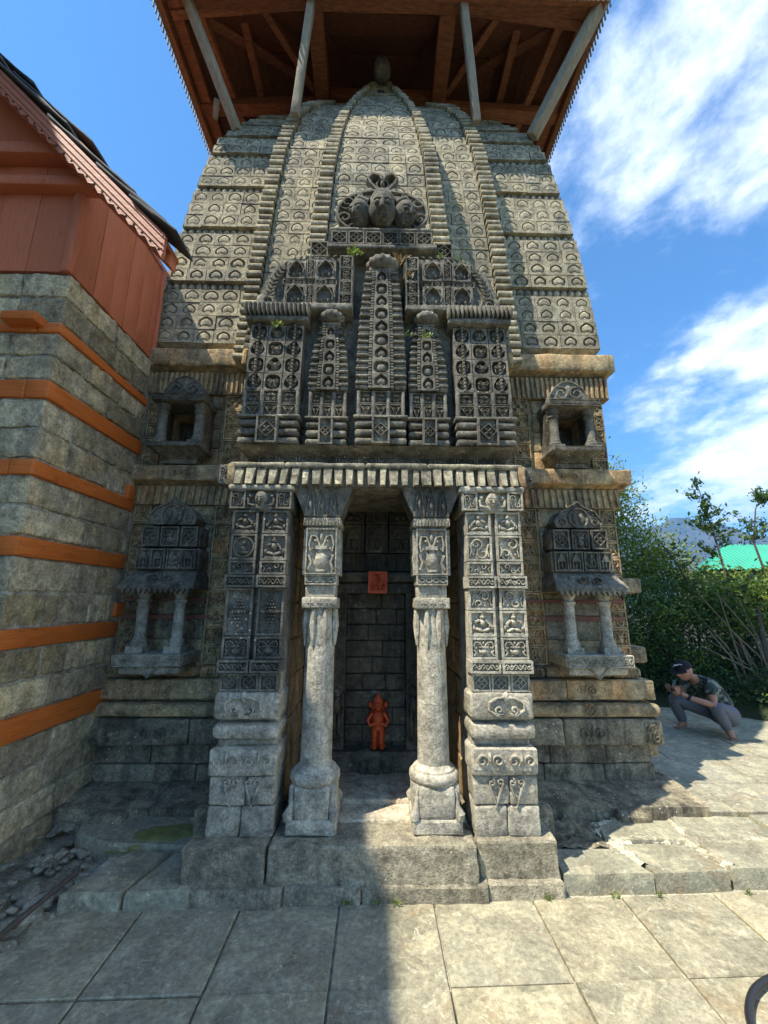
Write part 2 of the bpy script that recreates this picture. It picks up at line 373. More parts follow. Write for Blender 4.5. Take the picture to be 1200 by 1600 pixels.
WO = {}
def wloc(o): return Vector(WO.get(o.name, (0, 0, 0))) if o is not None else Vector((0, 0, 0))
def empty(name, loc):
    o = bpy.data.objects.new(name, None); o.empty_display_size = .1; col.objects.link(o); o.location = loc; WO[o.name] = tuple(loc); return o
def put(name, me, mat, parent, loc, rot=(0, 0, 0), scale=(1, 1, 1)):
    if not me.materials: me.materials.append(MATS[mat])
    elif me.materials[0] != MATS[mat]:
        me = me.copy(); me.materials[0] = MATS[mat]
    o = bpy.data.objects.new(name, me); col.objects.link(o); o.parent = parent
    o.location = Vector(loc)-wloc(parent); o.rotation_euler = rot; o.scale = scale; WO[o.name] = tuple(loc); return o
def obj(name, mb, mat, parent=None, loc=None):
    if loc is None:
        a = np.array(mb.v); loc = ((a[:, 0].min()+a[:, 0].max())/2, (a[:, 1].min()+a[:, 1].max())/2, a[:, 2].min())
    return put(name, mb.mesh(name, loc), mat, parent, loc)
def tag(o, label=None, cat=None, group=None, kind=None):
    for k_, v_ in (('label', label), ('category', cat), ('group', group), ('kind', kind)):
        if v_: o[k_] = v_
    return o
def spiral(cx, cz, r0, r1, a0, turns, n=14):
    return [(cx+(r0+(r1-r0)*i/(n-1))*math.cos(a0+turns*2*PI*i/(n-1)), cz+(r0+(r1-r0)*i/(n-1))*math.sin(a0+turns*2*PI*i/(n-1))) for i in range(n)]

def head(mb, c, R, yaw=0., pitch=0., n=44, m=34, feat=1., carve=False):
    """head with nose, eyes, lips and chin; looks to -Y before the yaw"""
    g = lambda d, w: math.exp(-(d/w)**2)
    vs = []; fs = []
    Rm = Matrix.Rotation(yaw, 3, 'Z') @ Matrix.Rotation(pitch, 3, 'X')
    for j in range(m+1):
        el = -PI/2+PI*j/m
        for i in range(n):
            az = 2*PI*i/n; d = az if az < PI else az-2*PI
            r = 1.+feat*(.26*g(d, .17)*g(el+.04, .24)*(1.15-.6*(el+.04) if el < .25 else .6)-.10*(g(d-.42, .2)+g(d+.42, .2))*g(el-.13, .14)
                   +.07*(g(d-.42, .12)+g(d+.42, .12))*g(el-.11, .08)+.05*g(el-.30, .09)*g(abs(d)-.4, .35)+.08*g(d, .26)*(g(el+.42, .06)+g(el+.54, .06))
                   +.07*g(d, .3)*g(el+.82, .16)-.06*g(d, .3)*g(el+.66, .06)+.10*(g(d-1.55, .16)+g(d+1.55, .16))*g(el+.05, .26))
            p = Vector((math.sin(d)*math.cos(el)*.76, -math.cos(d)*math.cos(el)*.88, math.sin(el)))
            if el < -.2: p.x *= 1-.18*min(1, (-.2-el)); 
            p = Rm @ (p*r*R); vs.append((c[0]+p.x, c[1]+p.y, c[2]+p.z))
    for j in range(m):
        for i in range(n): fs.append((j*n+i, j*n+(i+1) % n, (j+1)*n+(i+1) % n, (j+1)*n+i))
    mb.add(vs, fs, True)
    if carve:
        def SP(d, el, k): 
            p = Vector((math.sin(d)*math.cos(el)*.76, -math.cos(d)*math.cos(el)*.88, math.sin(el)))
            if el < -.2: p.x *= 1-.18*min(1, (-.2-el))
            return tuple(Vector(c)+Rm @ (p*k*R))
        for e in (-1, 1):
            mb.tube([SP(e*q, .10+.03*math.sin((q-.16)*6), .99) for q in (.16, .28, .42, .56, .68)], [.03*R, .10*R, .13*R, .10*R, .03*R], 8)
            mb.tube([SP(e*q, .33+.05*math.sin((q-.1)*4), 1.02) for q in (.08, .25, .45, .65, .8)], [.05*R, .06*R, .06*R, .05*R, .02*R], 6)
            mb.ball(SP(e*.13, -.16, 1.12), .085*R, 8, 6)
        mb.tube([SP(0, q, w) for q, w in ((.34, 1.0), (.15, 1.08), (-.02, 1.2), (-.14, 1.27), (-.2, 1.12))], [.05*R, .07*R, .09*R, .11*R, .05*R], 8)
        for q, w in ((-.42, .065), (-.54, .075)): mb.tube([SP(x, q-.04*math.cos(x*5), 1.03) for x in (-.3, -.15, 0, .15, .3)], [.02*R, w*R, w*R*1.1, w*R, .02*R], 7)

PC = {}
def panel(kind, w, h, d=.018, var=0, frame=.012, t=.05):
    """carved panel, cached: bottom centre at the origin, floor at y=0, relief to -d"""
    key = (kind, round(w, 3), round(h, 3), round(d, 3), var, frame, t)
    if key in PC: return PC[key]
    rs = random.Random(str(key)); b = MB(); b.box(-w/2, w/2, 0, t, 0, h); hx = w/2-frame; f = frame
    if frame:
        for x0, x1, z0, z1 in ((-w/2, w/2, 0, f), (-w/2, w/2, h-f, h), (-w/2, -w/2+f, f, h-f), (w/2-f, w/2, f, h-f)): b.box(x0, x1, -d, .001, z0, z1)
    rw = max(.010, min(w, h)*.085); W, H = w-2*f, h-2*f; cz = h/2
    J = lambda a: a*(1+rs.uniform(-.09, .09))
    if kind == 'scroll':
        m = min(W, H); sg = 1 if var % 2 else -1
        b.ridge(spiral(sg*J(.02), cz+H*.20, .05*m, .34*m*J(1), 0.6, 1.35*sg, 18), rw, d, taper=True)
        b.ridge(spiral(-sg*J(.02), cz-H*.24, .04*m, .28*m*J(1), 3.4, 1.25*sg, 16), rw, d, taper=True)
        for i in range(7): a = rs.uniform(0, 6.28); b.dome(W*.38*math.cos(a), cz+H*.42*math.sin(a), rw*1.1, rw*.6, d*.8, 0, 7, 2, a)
        for sx in (-1, 1): b.ridge([(sx*W*.45, f+H*.1), (sx*W*.36, cz-H*.08), (sx*W*.45, cz+H*.2)], rw*.8, d*.8)
    elif kind == 'vine':
        n = max(2, int(round(max(W, H)/min(W, H)))); L = max(W, H); m = min(W, H)
        pts = []; horiz = W >= H
        for i in range(8*n+1):
            u = -L/2+L*i/(8*n); v = .30*m*math.sin(PI*i/4); pts.append((u, cz+v) if horiz else (v, cz+u))
        b.ridge(pts, rw, d)
        for i in range(2*n):
            u = -L/2+L*(i+.5)/(2*n); sg = 1 if i % 2 else -1
            q = spiral(0, 0, .02*m, .20*m, rs.uniform(0, 6), 1.2*sg, 12)
            b.ridge([((u+x, cz+z+sg*.12*m) if horiz else (x+sg*.12*m, cz+u+z)) for x, z in q], rw*.9, d, taper=True)
    elif kind == 'braid':
        for ph in (0, PI):
            b.ridge([(-W/2+W*i/24, cz+H*.30*math.sin(ph+i/24*2*PI*max(1, round(W/H/1.6)))) for i in range(25)], rw*1.1, d)
    elif kind == 'lotus':
        m = min(W, H)/2
        b.ridge([(0, cz-m*.95), (m*.95, cz), (0, cz+m*.95), (-m*.95, cz)], rw, d, closed=True)
        for i in range(4): a = PI/4+i*PI/2; b.dome(.33*m*math.cos(a), cz+.33*m*math.sin(a), .30*m, .17*m, d, 0, 9, 3, a)
        b.dome(0, cz, .16*m, .16*m, d*1.2)
        for sx in (-1, 1):
            for sz in (-1, 1): b.dome(sx*m*.78, cz+sz*m*.78, .15*m, .15*m, d*.7, 0, 7, 2)
    elif kind == 'vase':
        m = min(W, H)
        b.dome(0, f+H*.30, .24*W, .22*H, d*1.3, 0, 12, 4); b.box(-.16*W, .16*W, -d, .001, f+.01, f+H*.09); b.box(-.2*W, .2*W, -d*1.2, .001, f+H*.54, f+H*.62)
        b.box(-.1*W, .1*W, -d*.9, .001, f+H*.45, f+H*.55)
        for sx in (-1, 1):
            b.ridge([(sx*.05*W, f+H*.62), (sx*.18*W, f+H*.84), (sx*.36*W, f+H*.86), (sx*.44*W, f+H*.66), (sx*.38*W, f+H*.5), (sx*.30*W, f+H*.58)], rw, d)
            b.ridge([(sx*.45*W, f+H*.08), (sx*.34*W, f+H*.25), (sx*.44*W, f+H*.42)], rw*1.2, d); b.dome(sx*.2*W, f+H*.74, rw*.9, rw*.9, d, 0, 7, 2)
        b.dome(0, f+H*.82, .07*W, .13*H, d, 0, 8, 3)
    elif kind == 'bud':
        b.ridge([(-W*.46, f+H*.92), (0, f+H*.06), (W*.46, f+H*.92)], rw*.8, d)
        for sx in (-1, 1): b.ridge(spiral(sx*W*.18, f+H*.68, .02*W, .17*W, 1.6, 1.3*sx, 12), rw*.8, d, taper=True)
        for i in range(4): b.dome(0, f+H*(.2+.16*i), W*(.06+.02*i), H*.06, d, 0, 8, 2)
    elif kind == 'sprout':
        for i in range(-2, 3): a = PI/2+i*.42; b.dome(.22*W*math.cos(a)*1.3, f+H*.48+.25*H*math.sin(a), .17*H, rw*.7, d, 0, 8, 3, a)
        for sx in (-1, 1): b.ridge(spiral(sx*W*.24, f+H*.25, .02*W, .16*W, 1.6, -1.3*sx, 12), rw*.8, d, taper=True)
    elif kind == 'figure':
        sg = 1 if var % 2 else -1
        b.dome(0, f+H*.80, .12*W, .12*H, d*1.5, 0, 10, 4); b.dome(0, f+H*.93, .09*W, .06*H, d*1.2, 0, 8, 2); b.dome(0, f+H*.54, .17*W, .20*H, d*1.3, 0, 10, 3)
        b.dome(-.16*W, f+H*.20, .22*W, .10*H, d*1.3, 0, 9, 3, .35*sg); b.dome(.16*W, f+H*.20, .22*W, .10*H, d*1.3, 0, 9, 3, -.35*sg)
        for sx in (-1, 1): b.ridge([(sx*.13*W, f+H*.66), (sx*.32*W, f+H*(.52+.06*sg*sx)), (sx*.30*W, f+H*(.36+.2*(sg*sx > 0)))], rw*1.3, d*1.1); b.dome(sx*.4*W, f+H*.3, rw, rw*1.6, d, 0, 7, 2)
        b.box(-.42*W, .42*W, -d, .001, f, f+H*.07)
    elif kind == 'medallion':
        m = min(W, H)
        b.ridge(spiral(0, cz, .46*m, .46*m, 0, 1, 22), rw*.8, d)
        b.dome(0, cz+.16*m, .10*m, .12*m, d*1.6); b.dome(0, cz-.08*m, .15*m, .16*m, d*1.3); b.dome(0, cz-.26*m, .30*m, .12*m, d*1.2)
    elif kind == 'drops':
        for sgn, base in ((1, .52), (-1, .48)):
            for r in range(6):
                nn = 5-r if r < 5 else 1; z = f+H*(base+sgn*.075*r)
                for i in range(max(1, nn)): b.dome((i-(nn-1)/2)*W*.13, z, W*.055, H*.032, d*1.2, 0, 7, 2)
        b.dome(0, f+H*.5, W*.11, W*.11, d*1.7); b.ridge([(-W*.4, f+H*.5), (W*.4, f+H*.5)], rw*.7, d)
    elif kind == 'checker':
        n = 4
        for i in range(n):
            for j in range(max(2, int(n*H/W))):
                if (i+j) % 2: q = W/n; b.box(-W/2+i*q, -W/2+i*q+q, -d, .001, f+j*q, min(h-f, f+j*q+q))
    elif kind == 'flames':
        n = max(3, int(W/(.42*H)))
        for i in range(n): x = -W/2+W*(i+.5)/n; b.ridge([(x-W/n*.4, f), (x-W/n*.25, f+H*.6), (x, f+H*.95), (x+W/n*.25, f+H*.6), (x+W/n*.4, f)], rw*.6, d); b.dome(x, f+H*.4, W/n*.16, H*.26, d, 0, 7, 2)
    elif kind == 'scrollpair':     # two facing spirals with a bud between, as on the pillar feet
        m = H
        n = max(1, int(round(W/H/2.1)))
        for q in range(n):
            x0 = -W/2+W*(q+.5)/n
            for sx in (-1, 1): b.ridge(spiral(x0+sx*m*.42, cz-.02*m, .05*m, .33*m, PI/2-sx*.2, 1.4*sx, 18), rw, d, taper=True)
            b.dome(x0, cz+.12*m, .09*m, .28*m, d, 0, 8, 3)
    elif kind == 'shrine':         # small temple front
        b.prism([(-W*.4, f+H*.5), (W*.4, f+H*.5), (W*.16, f+H*.78), (0, f+H*.97), (-W*.16, f+H*.78)], -d, .001)
        for sx in (-1, 1): b.box(sx*W*.3-.02*W, sx*W*.3+.06*W, -d, .001, f, f+H*.5)
        b.dome(0, f+H*.28, W*.11, H*.2, d); b.dome(0, f+H*.42, W*.07, H*.07, d*1.2); b.box(-W*.42, W*.42, -d, .001, f, f+H*.06)
    PC[key] = b.mesh(kind+'_panel'); return PC[key]
def place(kind, x, y, z, w, h, mat, parent, name=None, d=.018, var=0, frame=.012, t=.05, rotz=0.):
    return put(name or 'carved_panel', panel(kind, w, h, d, var, frame, t), mat, parent, (x, y+random.uniform(-.004, .004), z), (random.uniform(-.012, .012), random.uniform(-.012, .012), rotz))

# ------------------------------------------------------------------ setting: ground, pavement, ledges
g = MB(); NG = 40
gx = [-9000, -3000, -800, -200, -60, -25, -12, -6, 0, 6, 12, 25, 60, 200, 800, 3000, 9000]; gy = [-9000, -3000, -600, -100, -30, -10, 0, 5, 10, 20, 40, 100, 300, 1000, 3000, 12000]
def gz(x, y):
    d = max(0, math.hypot(x-2, y-4)-9); return -.06-.10*min(d, 60)-.02*max(0, min(d-60, 2500))
g.add([(x, y, gz(x, y)) for y in gy for x in gx], [(j*len(gx)+i, j*len(gx)+i+1, (j+1)*len(gx)+i+1, (j+1)*len(gx)+i) for j in range(len(gy)-1) for i in range(len(gx)-1)], True)
tag(obj('ground', g, 'soil', None, (0, 0, 0)), kind='structure')

fl = MB(); fl.box(-2.3, 6.2, -3, 9.2, -.5, -.022)
pave = tag(obj('pavement', fl, 'mortar', None, (0, 0, -.5)), 'grey stone slab pavement in front of the temple steps', kind='structure')
JX = [-2.22, -1.68, -1.18, -.69, -.18, .32, .85, 1.34, 1.858, 2.38, 2.9, 3.45, 4.0]
RY = [lambda x: 2.555+.030*x, lambda x: 2.06+.028*x, lambda x: 1.54+.02*x, lambda x: 1.02, lambda x: .5, lambda x: -.05, lambda x: -.6]
for r in range(len(RY)-1):
    off = random.uniform(-.03, .03) if r > 1 else 0
    for i in range(len(JX)-1):
        a, b_ = JX[i]+off+.0045, JX[i+1]+off-.0045; t, u = RY[r], RY[r+1]
        if i == 0: a = -2.0
        q = MB(); q.slab([(a, u(a)+.0035), (b_, u(b_)+.0035), (b_, t(b_)-.0035), (a, t(a)-.0035)], -.045, random.uniform(-.006, .004), random.uniform(.003, .007))
        obj('paving_slab', q, 'paving_slab', pave)

terr = MB(); terr.box(1.02, 6.1, 2.72, 9.0, -.2, .045); terr.box(-1.6, -.98, 2.66, 3.6, -.2, .03)
terrace = tag(obj('terrace', terr, 'mortar', None), 'low raised terrace of grey slabs round the temple foot', kind='structure')
# ledge stones on the right, dipping slightly to the front edge
def shape_slab(poly, z0, z1, mat, c=.012, name='ledge_stone', seed=1., amp=.006, parent=None):
    n = len(poly); pts = []
    for i in range(n):
        a = Vector((*poly[i], 0)); b_ = Vector((*poly[(i+1) % n], 0)); m = max(1, int((b_-a).length/.07))
        for q in range(m):
            p = a.lerp(b_, q/m); e = Vector((mnoise.noise(p*9+Vector((seed, 0, 0))), mnoise.noise(p*9+Vector((0, seed, 3))), 0))*.013; pts.append((p.x+e.x, p.y+e.y))
    mb = MB(); n = len(pts); cx = sum(p[0] for p in pts)/n; cy = sum(p[1] for p in pts)/n
    rings = [(1, z0), (1, z1-c), (1-.5*c/.3, z1), (.66, z1), (.33, z1)]; vs = []
    for f, z in rings:
        for x, y in pts:
            X, Y = cx+(x-cx)*f, cy+(y-cy)*f; vs.append((X, Y, z+(amp*mnoise.fractal(Vector((X*6, Y*6, seed)), 1, 2, 3) if z > z0 else 0)))
    vs.append((cx, cy, z1)); fs = [tuple(reversed(range(n)))]
    for q in range(len(rings)-1):
        for i in range(n): j = (i+1) % n; fs.append((q*n+i, q*n+j, (q+1)*n+j, (q+1)*n+i))
    for i in range(n): fs.append(((len(rings)-1)*n+i, (len(rings)-1)*n+(i+1) % n, len(vs)-1))
    mb.add(vs, fs, True); return obj(name, mb, mat, parent or terrace)
LS = [[(1.05, 2.62), (1.55, 2.63), (1.50, 2.84), (1.42, 2.90), (1.06, 2.86)], [(1.57, 2.63), (2.0, 2.65), (1.98, 2.90), (1.53, 2.92), (1.53, 2.84)],
      [(2.03, 2.66), (2.62, 2.67), (2.64, 2.93), (2.04, 2.94)], [(2.66, 2.68), (3.3, 2.7), (3.3, 2.96), (2.68, 2.94)], [(3.33, 2.7), (4.0, 2.72), (4.0, 2.98), (3.33, 2.97)],
      [(1.46, 2.94), (1.98, 2.93), (2.02, 3.16), (1.75, 3.20), (1.5, 3.1)], [(2.02, 2.97), (2.6, 2.97), (2.62, 3.22), (2.08, 3.24)], [(2.64, 2.97), (3.25, 2.99), (3.25, 3.3), (2.66, 3.26)], [(3.28, 3.0), (4.0, 3.02), (4.0, 3.34), (3.28, 3.32)]]
for i, p in enumerate(LS): shape_slab(p, -.05, .082+random.uniform(-.006, .005)+(.004 if i > 4 else 0), 'ledge_stone', .010, seed=i*1.7)
# paving of the terrace further back
rows = [3.30, 3.78, 4.32, 4.9, 5.5, 6.15, 6.8, 7.5, 8.3]
for r in range(len(rows)-1):
    x = 2.02 if rows[r] < 3.7 else 2.3; x += random.uniform(-.15, .05)
    end = 3.9+.52*(rows[r]-3.3)*.5 if rows[r] < 5 else 4.15
    while x < 6.0:
        w_ = random.uniform(.55, .95); x1 = min(6.05, x+w_)
        q = MB(); sk = .03; q.slab([(x+.006, rows[r]+.006), (x1-.006, rows[r]+.006), (x1-.006+sk, rows[r+1]-.006), (x+.006+sk, rows[r+1]-.006)], -.02, .08+random.uniform(-.004, .004), .005)
        obj('paving_slab', q, 'terrace_slab', terrace); x = x1
# lime mortar smeared along some joints of the ledge
for i, pts in enumerate(([(1.55, 2.70), (1.52, 2.86), (1.47, 2.95), (1.62, 2.97), (1.8, 2.96), (1.98, 2.95)], [(1.98, 2.95), (2.02, 2.80), (2.06, 2.68)], [(1.98, 2.95), (2.2, 2.955), (2.5, 2.955), (2.62, 2.96)], [(1.75, 3.22), (1.5, 3.14), (1.44, 3.0)], [(2.05, 3.2), (2.03, 3.05), (2.0, 2.95)])):
    b = MB(); L_ = []; Rr = []
    for j in range(len(pts)-1):
        for q in range(16):
            p = Vector((*pts[j], 0)).lerp(Vector((*pts[j+1], 0)), q/16); d = (Vector((*pts[j+1], 0))-Vector((*pts[j], 0))).normalized(); n_ = Vector((-d.y, d.x, 0))
            w1 = .012+.075*abs(mnoise.fractal(p*16, 1, 2, 3)); w2 = .012+.075*abs(mnoise.fractal(p*16+Vector((9, 3, 1)), 1, 2, 3)); L_.append(p+n_*w1); Rr.append(p-n_*w2)
    n = len(L_); vs = [(p.x, p.y, .074) for p in L_]+[((p.x+q.x)/2, (p.y+q.y)/2, .093) for p, q in zip(L_, Rr)]+[(p.x, p.y, .074) for p in Rr]+[(p.x, p.y, .05) for p in L_]+[(p.x, p.y, .05) for p in Rr]
    fs = []
    for j in range(n-1): fs += [(j, j+1, n+j+1, n+j), (n+j, n+j+1, 2*n+j+1, 2*n+j), (3*n+j, 3*n+j+1, j+1, j), (2*n+j, 2*n+j+1, 4*n+j+1, 4*n+j)]
    b.add(vs, fs, True); obj('mortar_joint', b, 'lime_mortar', terrace)
# wet broken hollow beside the porch
b = MB(); vs = []; NN = 14
for j in range(NN):
    for i in range(NN):
        x, y = 1.03+.42*i/(NN-1), 2.86+.42*j/(NN-1); vs.append((x, y, .085+.022*mnoise.fractal(Vector((x*14, y*14, 2)), 1, 2, 4)))
b.add(vs, [(j*NN+i, j*NN+i+1, (j+1)*NN+i+1, (j+1)*NN+i) for j in range(NN-1) for i in range(NN-1)]); obj('broken_hollow', b, 'base_stone', terrace)
# left ledge
for i, p in enumerate([[(-1.60, 2.49), (-1.30, 2.50), (-1.22, 2.84), (-1.45, 2.87)], [(-1.28, 2.50), (-.96, 2.51), (-.96, 2.84), (-1.19, 2.83)], [(-1.60, 2.90), (-1.0, 2.86), (-1.0, 3.24), (-2.05, 3.34), (-1.9, 3.02)]]):
    shape_slab(p, -.05, .085 if i < 2 else .10, 'ledge_stone', .02, seed=i*3.3+8)
b = MB(); vs = []
for j in range(16):
    for i in range(24):
        x, y = -1.62+.56*i/23, 2.88+.30*j/15; e = max(0, 1-((x+1.33)/.25)**2-((y-3.02-.12*(x+1.3))/.12)**2+.45*mnoise.fractal(Vector((x*7, y*9, 1)), 1, 2, 4)); vs.append((x, y, .088+.022*min(1, e*2)+.010*mnoise.fractal(Vector((x*16, y*16, 5)), 1, 2, 3)*min(1, e*3) if e > 0 else .06))
b.add(vs, [(j*24+i, j*24+i+1, (j+1)*24+i+1, (j+1)*24+i) for j in range(15) for i in range(23)], True); tag(obj('moss', b, 'moss', None), 'dark green moss patch on the ledge between house and porch', kind='stuff')
# rubble gutter along the house foot
gut = MB(); gut.rock(-2.2, -1.72, 1.2, 3.3, -.2, .0, .03, .012, .12, 6, 3); gutter = tag(obj('gutter', gut, 'rubble_stone', None), kind='structure')
for i in range(150):
    y = random.uniform(1.5, 3.25); x0 = -2.16+.05*random.random(); x1 = -1.66-.05*(2.9-y) if y > 2.3 else -1.5-.3*(2.5-y)*0-.18*(y-1.9)
    x = random.uniform(x0, max(x0+.05, -1.70+.02*random.random())); s_ = random.choice((.02, .025, .03, .04, .055))*random.uniform(.8, 1.2)
    b = MB(); b.rock(-s_, s_, -s_*.7, s_*.7, -s_*.4, s_*.35, s_*.3, s_*.22, s_*.6, 16, i); me = b.mesh('stone')
    put('rubble_stone', me, 'rubble_stone', gutter, (x, y, .01+.05*max(0, (-1.7-x)/.45)), (random.uniform(-.3, .3), random.uniform(-.3, .3), random.uniform(0, 3)))
b = MB(); b.tube([(-1.62, 2.62, .10), (-1.68, 2.2, .075), (-1.72, 1.8, .06), (-1.76, 1.2, .05)], .013, 8)
tag(obj('iron_rod', b, 'bark', None), 'thin rusty rod lying along the rubble gutter at lower left', 'rod')

# ------------------------------------------------------------------ the temple
A = 5.91
T = tag(empty('stone_temple', (0, A, 0)), 'carved grey stone temple tower with columned porch and timber canopy roof', 'temple')
ZS = [4.06, 4.77, 5.52, 6.165, 6.744, 7.05, 7.46, 7.87, 8.32, 8.8]; WS = [2.25, 2.22, 2.165, 2.10, 2.025, 1.97, 1.84, 1.66, 1.42, 1.1]
wz = lambda z: float(np.interp(z, ZS, WS))
ZC = [4.3, 4.8, 5.5, 5.9, 6.5, 7.1, 7.7, 8.2, 8.6]; YC = [3.20, 3.23, 3.285, 3.325, 3.476, 3.68, 3.91, 4.135, 4.33]; XC = [.66, .65, .60, .575, .52, .44, .30, .20, .10]
yc = lambda z: float(np.interp(z, ZC, YC)); xc = lambda z: float(np.interp(z, ZC, XC))
ZM = [3.7, 4.3, 5.0, 5.9, 6.5, 7.2, 7.65, 8.2]; YM = [3.45, 3.47, 3.49, 3.57, 3.66, 3.80, 3.97, 4.3]; XM = [1.34, 1.31, 1.26, 1.215, 1.18, 1.07, .92, .7]
ym = lambda z: float(np.interp(z, ZM, YM)); xm = lambda z: float(np.interp(z, ZM, XM))
def carved_row(n, L, hgt, shape, k, depth, groove, lift, t=.10):
    b = MB(); c = .004
    for i in range(n):
        sh = mk_heart(random.uniform(.76, .88), random.uniform(.15, .34), random.uniform(.22, .42)); q = i/n+random.uniform(-.03, .03)*(i > 0)
        wear = 0 if random.random() > .10 else random.uniform(.3, .7)
        b.cell(-L/2+L*i/n, -L/2+L*(i+1)/n, 0, hgt, random.uniform(-.002, .002), sh, k*random.uniform(.9, 1.05), depth*random.uniform(.65, 1.2)*(1-wear), groove+random.uniform(-.05, .04), lift, 18)
    x0, x1 = -L/2, L/2
    b.add([(x0, 0, 0), (x1, 0, 0), (x1, t, 0), (x0, t, 0), (x0, 0, hgt), (x1, 0, hgt), (x1, t, hgt), (x0, t, hgt)], [(0, 3, 2, 1), (4, 5, 6, 7), (1, 2, 6, 5), (2, 3, 7, 6), (3, 0, 4, 7)])
    return b.mesh('carved_block')
def split(n):           # how many motifs each block of a course holds
    out = []
    while n > 0:
        k = min(n, random.choice((1, 2, 2, 2, 3))); out.append(k); n -= k
    return out
# corner bays: core and courses between petal bands
core = MB(); zs = [4.02]+[4.06+i*.12 for i in range(41)]
ring = []
for z in zs:
    h = wz(z)-.07; ring += [(-h, A-h, z), (h, A-h, z), (h, A+h, z), (-h, A+h, z)]
core.add(ring, [(4*j+i, 4*j+(i+1) % 4, 4*j+4+(i+1) % 4, 4*j+4+i) for j in range(len(zs)-1) for i in range(4)]+[(len(zs)*4-4, len(zs)*4-3, len(zs)*4-2, len(zs)*4-1), (3, 2, 1, 0)])
tower = obj('tower', core, 'tower_stone', T, (0, A, 4.02))
groups = [(4.06, 4.70, 4), (4.81, 5.455, 4), (5.555, 6.095, 3), (6.195, 6.68, 3), (6.775, 7.08, 2), (7.165, 7.44, 2), (7.52, 7.78, 2), (7.86, 8.12, 2)]
BEAD = {}
for gi, (z0, z1, nr) in enumerate(groups):
    for r in range(nr):
        a, b_ = z0+(z1-z0)*r/nr, z0+(z1-z0)*(r+1)/nr; ya, yb = A-wz(a), A-wz(b_); tilt = math.atan2(yb-ya, b_-a); L = math.hypot(yb-ya, b_-a)-.005
        for s in (-1, 1):
            x_in = xm(a)-.06; x_out = wz((a+b_)/2); wid = x_out-x_in; nm = max(2, int(round(wid/.185))); x = x_in
            for k_ in split(nm):
                w_ = wid*k_/nm
                big_ = gi < 2
                me = carved_row(k_, w_-.006, L, G_heart, random.uniform(.84, .93), .032 if big_ else .020, (.72 if r < 2 and gi < 2 else .82) if big_ else .86, .003)
                put('carved_block', me, 'tower_stone', tower, (s*(x+w_/2), ya+random.uniform(-.006, .006), a), (-tilt, 0, 0)); x += w_
    # side faces: plain courses turned to +X and -X so the tower is solid from the side
    if gi < len(groups)-1:
        zb0, zb1 = z1, groups[gi+1][0]; h = zb1-zb0; w0 = wz((zb0+zb1)/2); nb = max(6, int((w0-xm(zb0)+.05)/.072)); wd = w0-xm(zb0)+.07
        for s in (-1, 1):
            b = MB(); b.box(-wd/2, wd/2, .035, .14, 0, h)
            for i in range(nb): x = -wd/2+wd*(i+.5)/nb; b.ball((x, .03, h*.5), h*.52, 8, 6, (wd/nb/h*.98, .75, .98))
            put('petal_band', b.mesh('petal_band'), 'tower_stone', tower, (s*(w0-wd/2+.02), A-w0+.03, zb0))
# flanking side courses (only grazed from the front)
for s in (-1, 1):
    for gi, (z0, z1, nr) in enumerate(groups):
        q = MB(); a = wz(z0); b_ = wz(z1); q.add([(s*a, A-a+.012, z0), (s*a, A+a, z0), (s*b_, A+b_, z1), (s*b_, A-b_+.012, z1)] + [(s*(a-.1), A-a+.012, z0), (s*(a-.1), A+a, z0), (s*(b_-.1), A+b_, z1), (s*(b_-.1), A-b_+.012, z1)], [(0, 1, 2, 3), (0, 4, 5, 1), (3, 2, 6, 7)])
        obj('side_course', q, 'tower_stone', tower)
# overhanging foot of the tower
b = MB(); b.add([(-2.25, A-2.25, 4.055), (2.25, A-2.25, 4.055), (2.25, A+2.25, 4.055), (-2.25, A+2.25, 4.055), (-2.06, A-2.06, 3.93), (2.06, A-2.06, 3.93), (2.06, A+2.06, 3.93), (-2.06, A+2.06, 3.93)], [(0, 1, 2, 3), (4, 5, 6, 7), (0, 1, 5, 4), (1, 2, 6, 5), (2, 3, 7, 6), (3, 0, 4, 7)])
obj('tower_foot', b, 'tower_stone', tower)
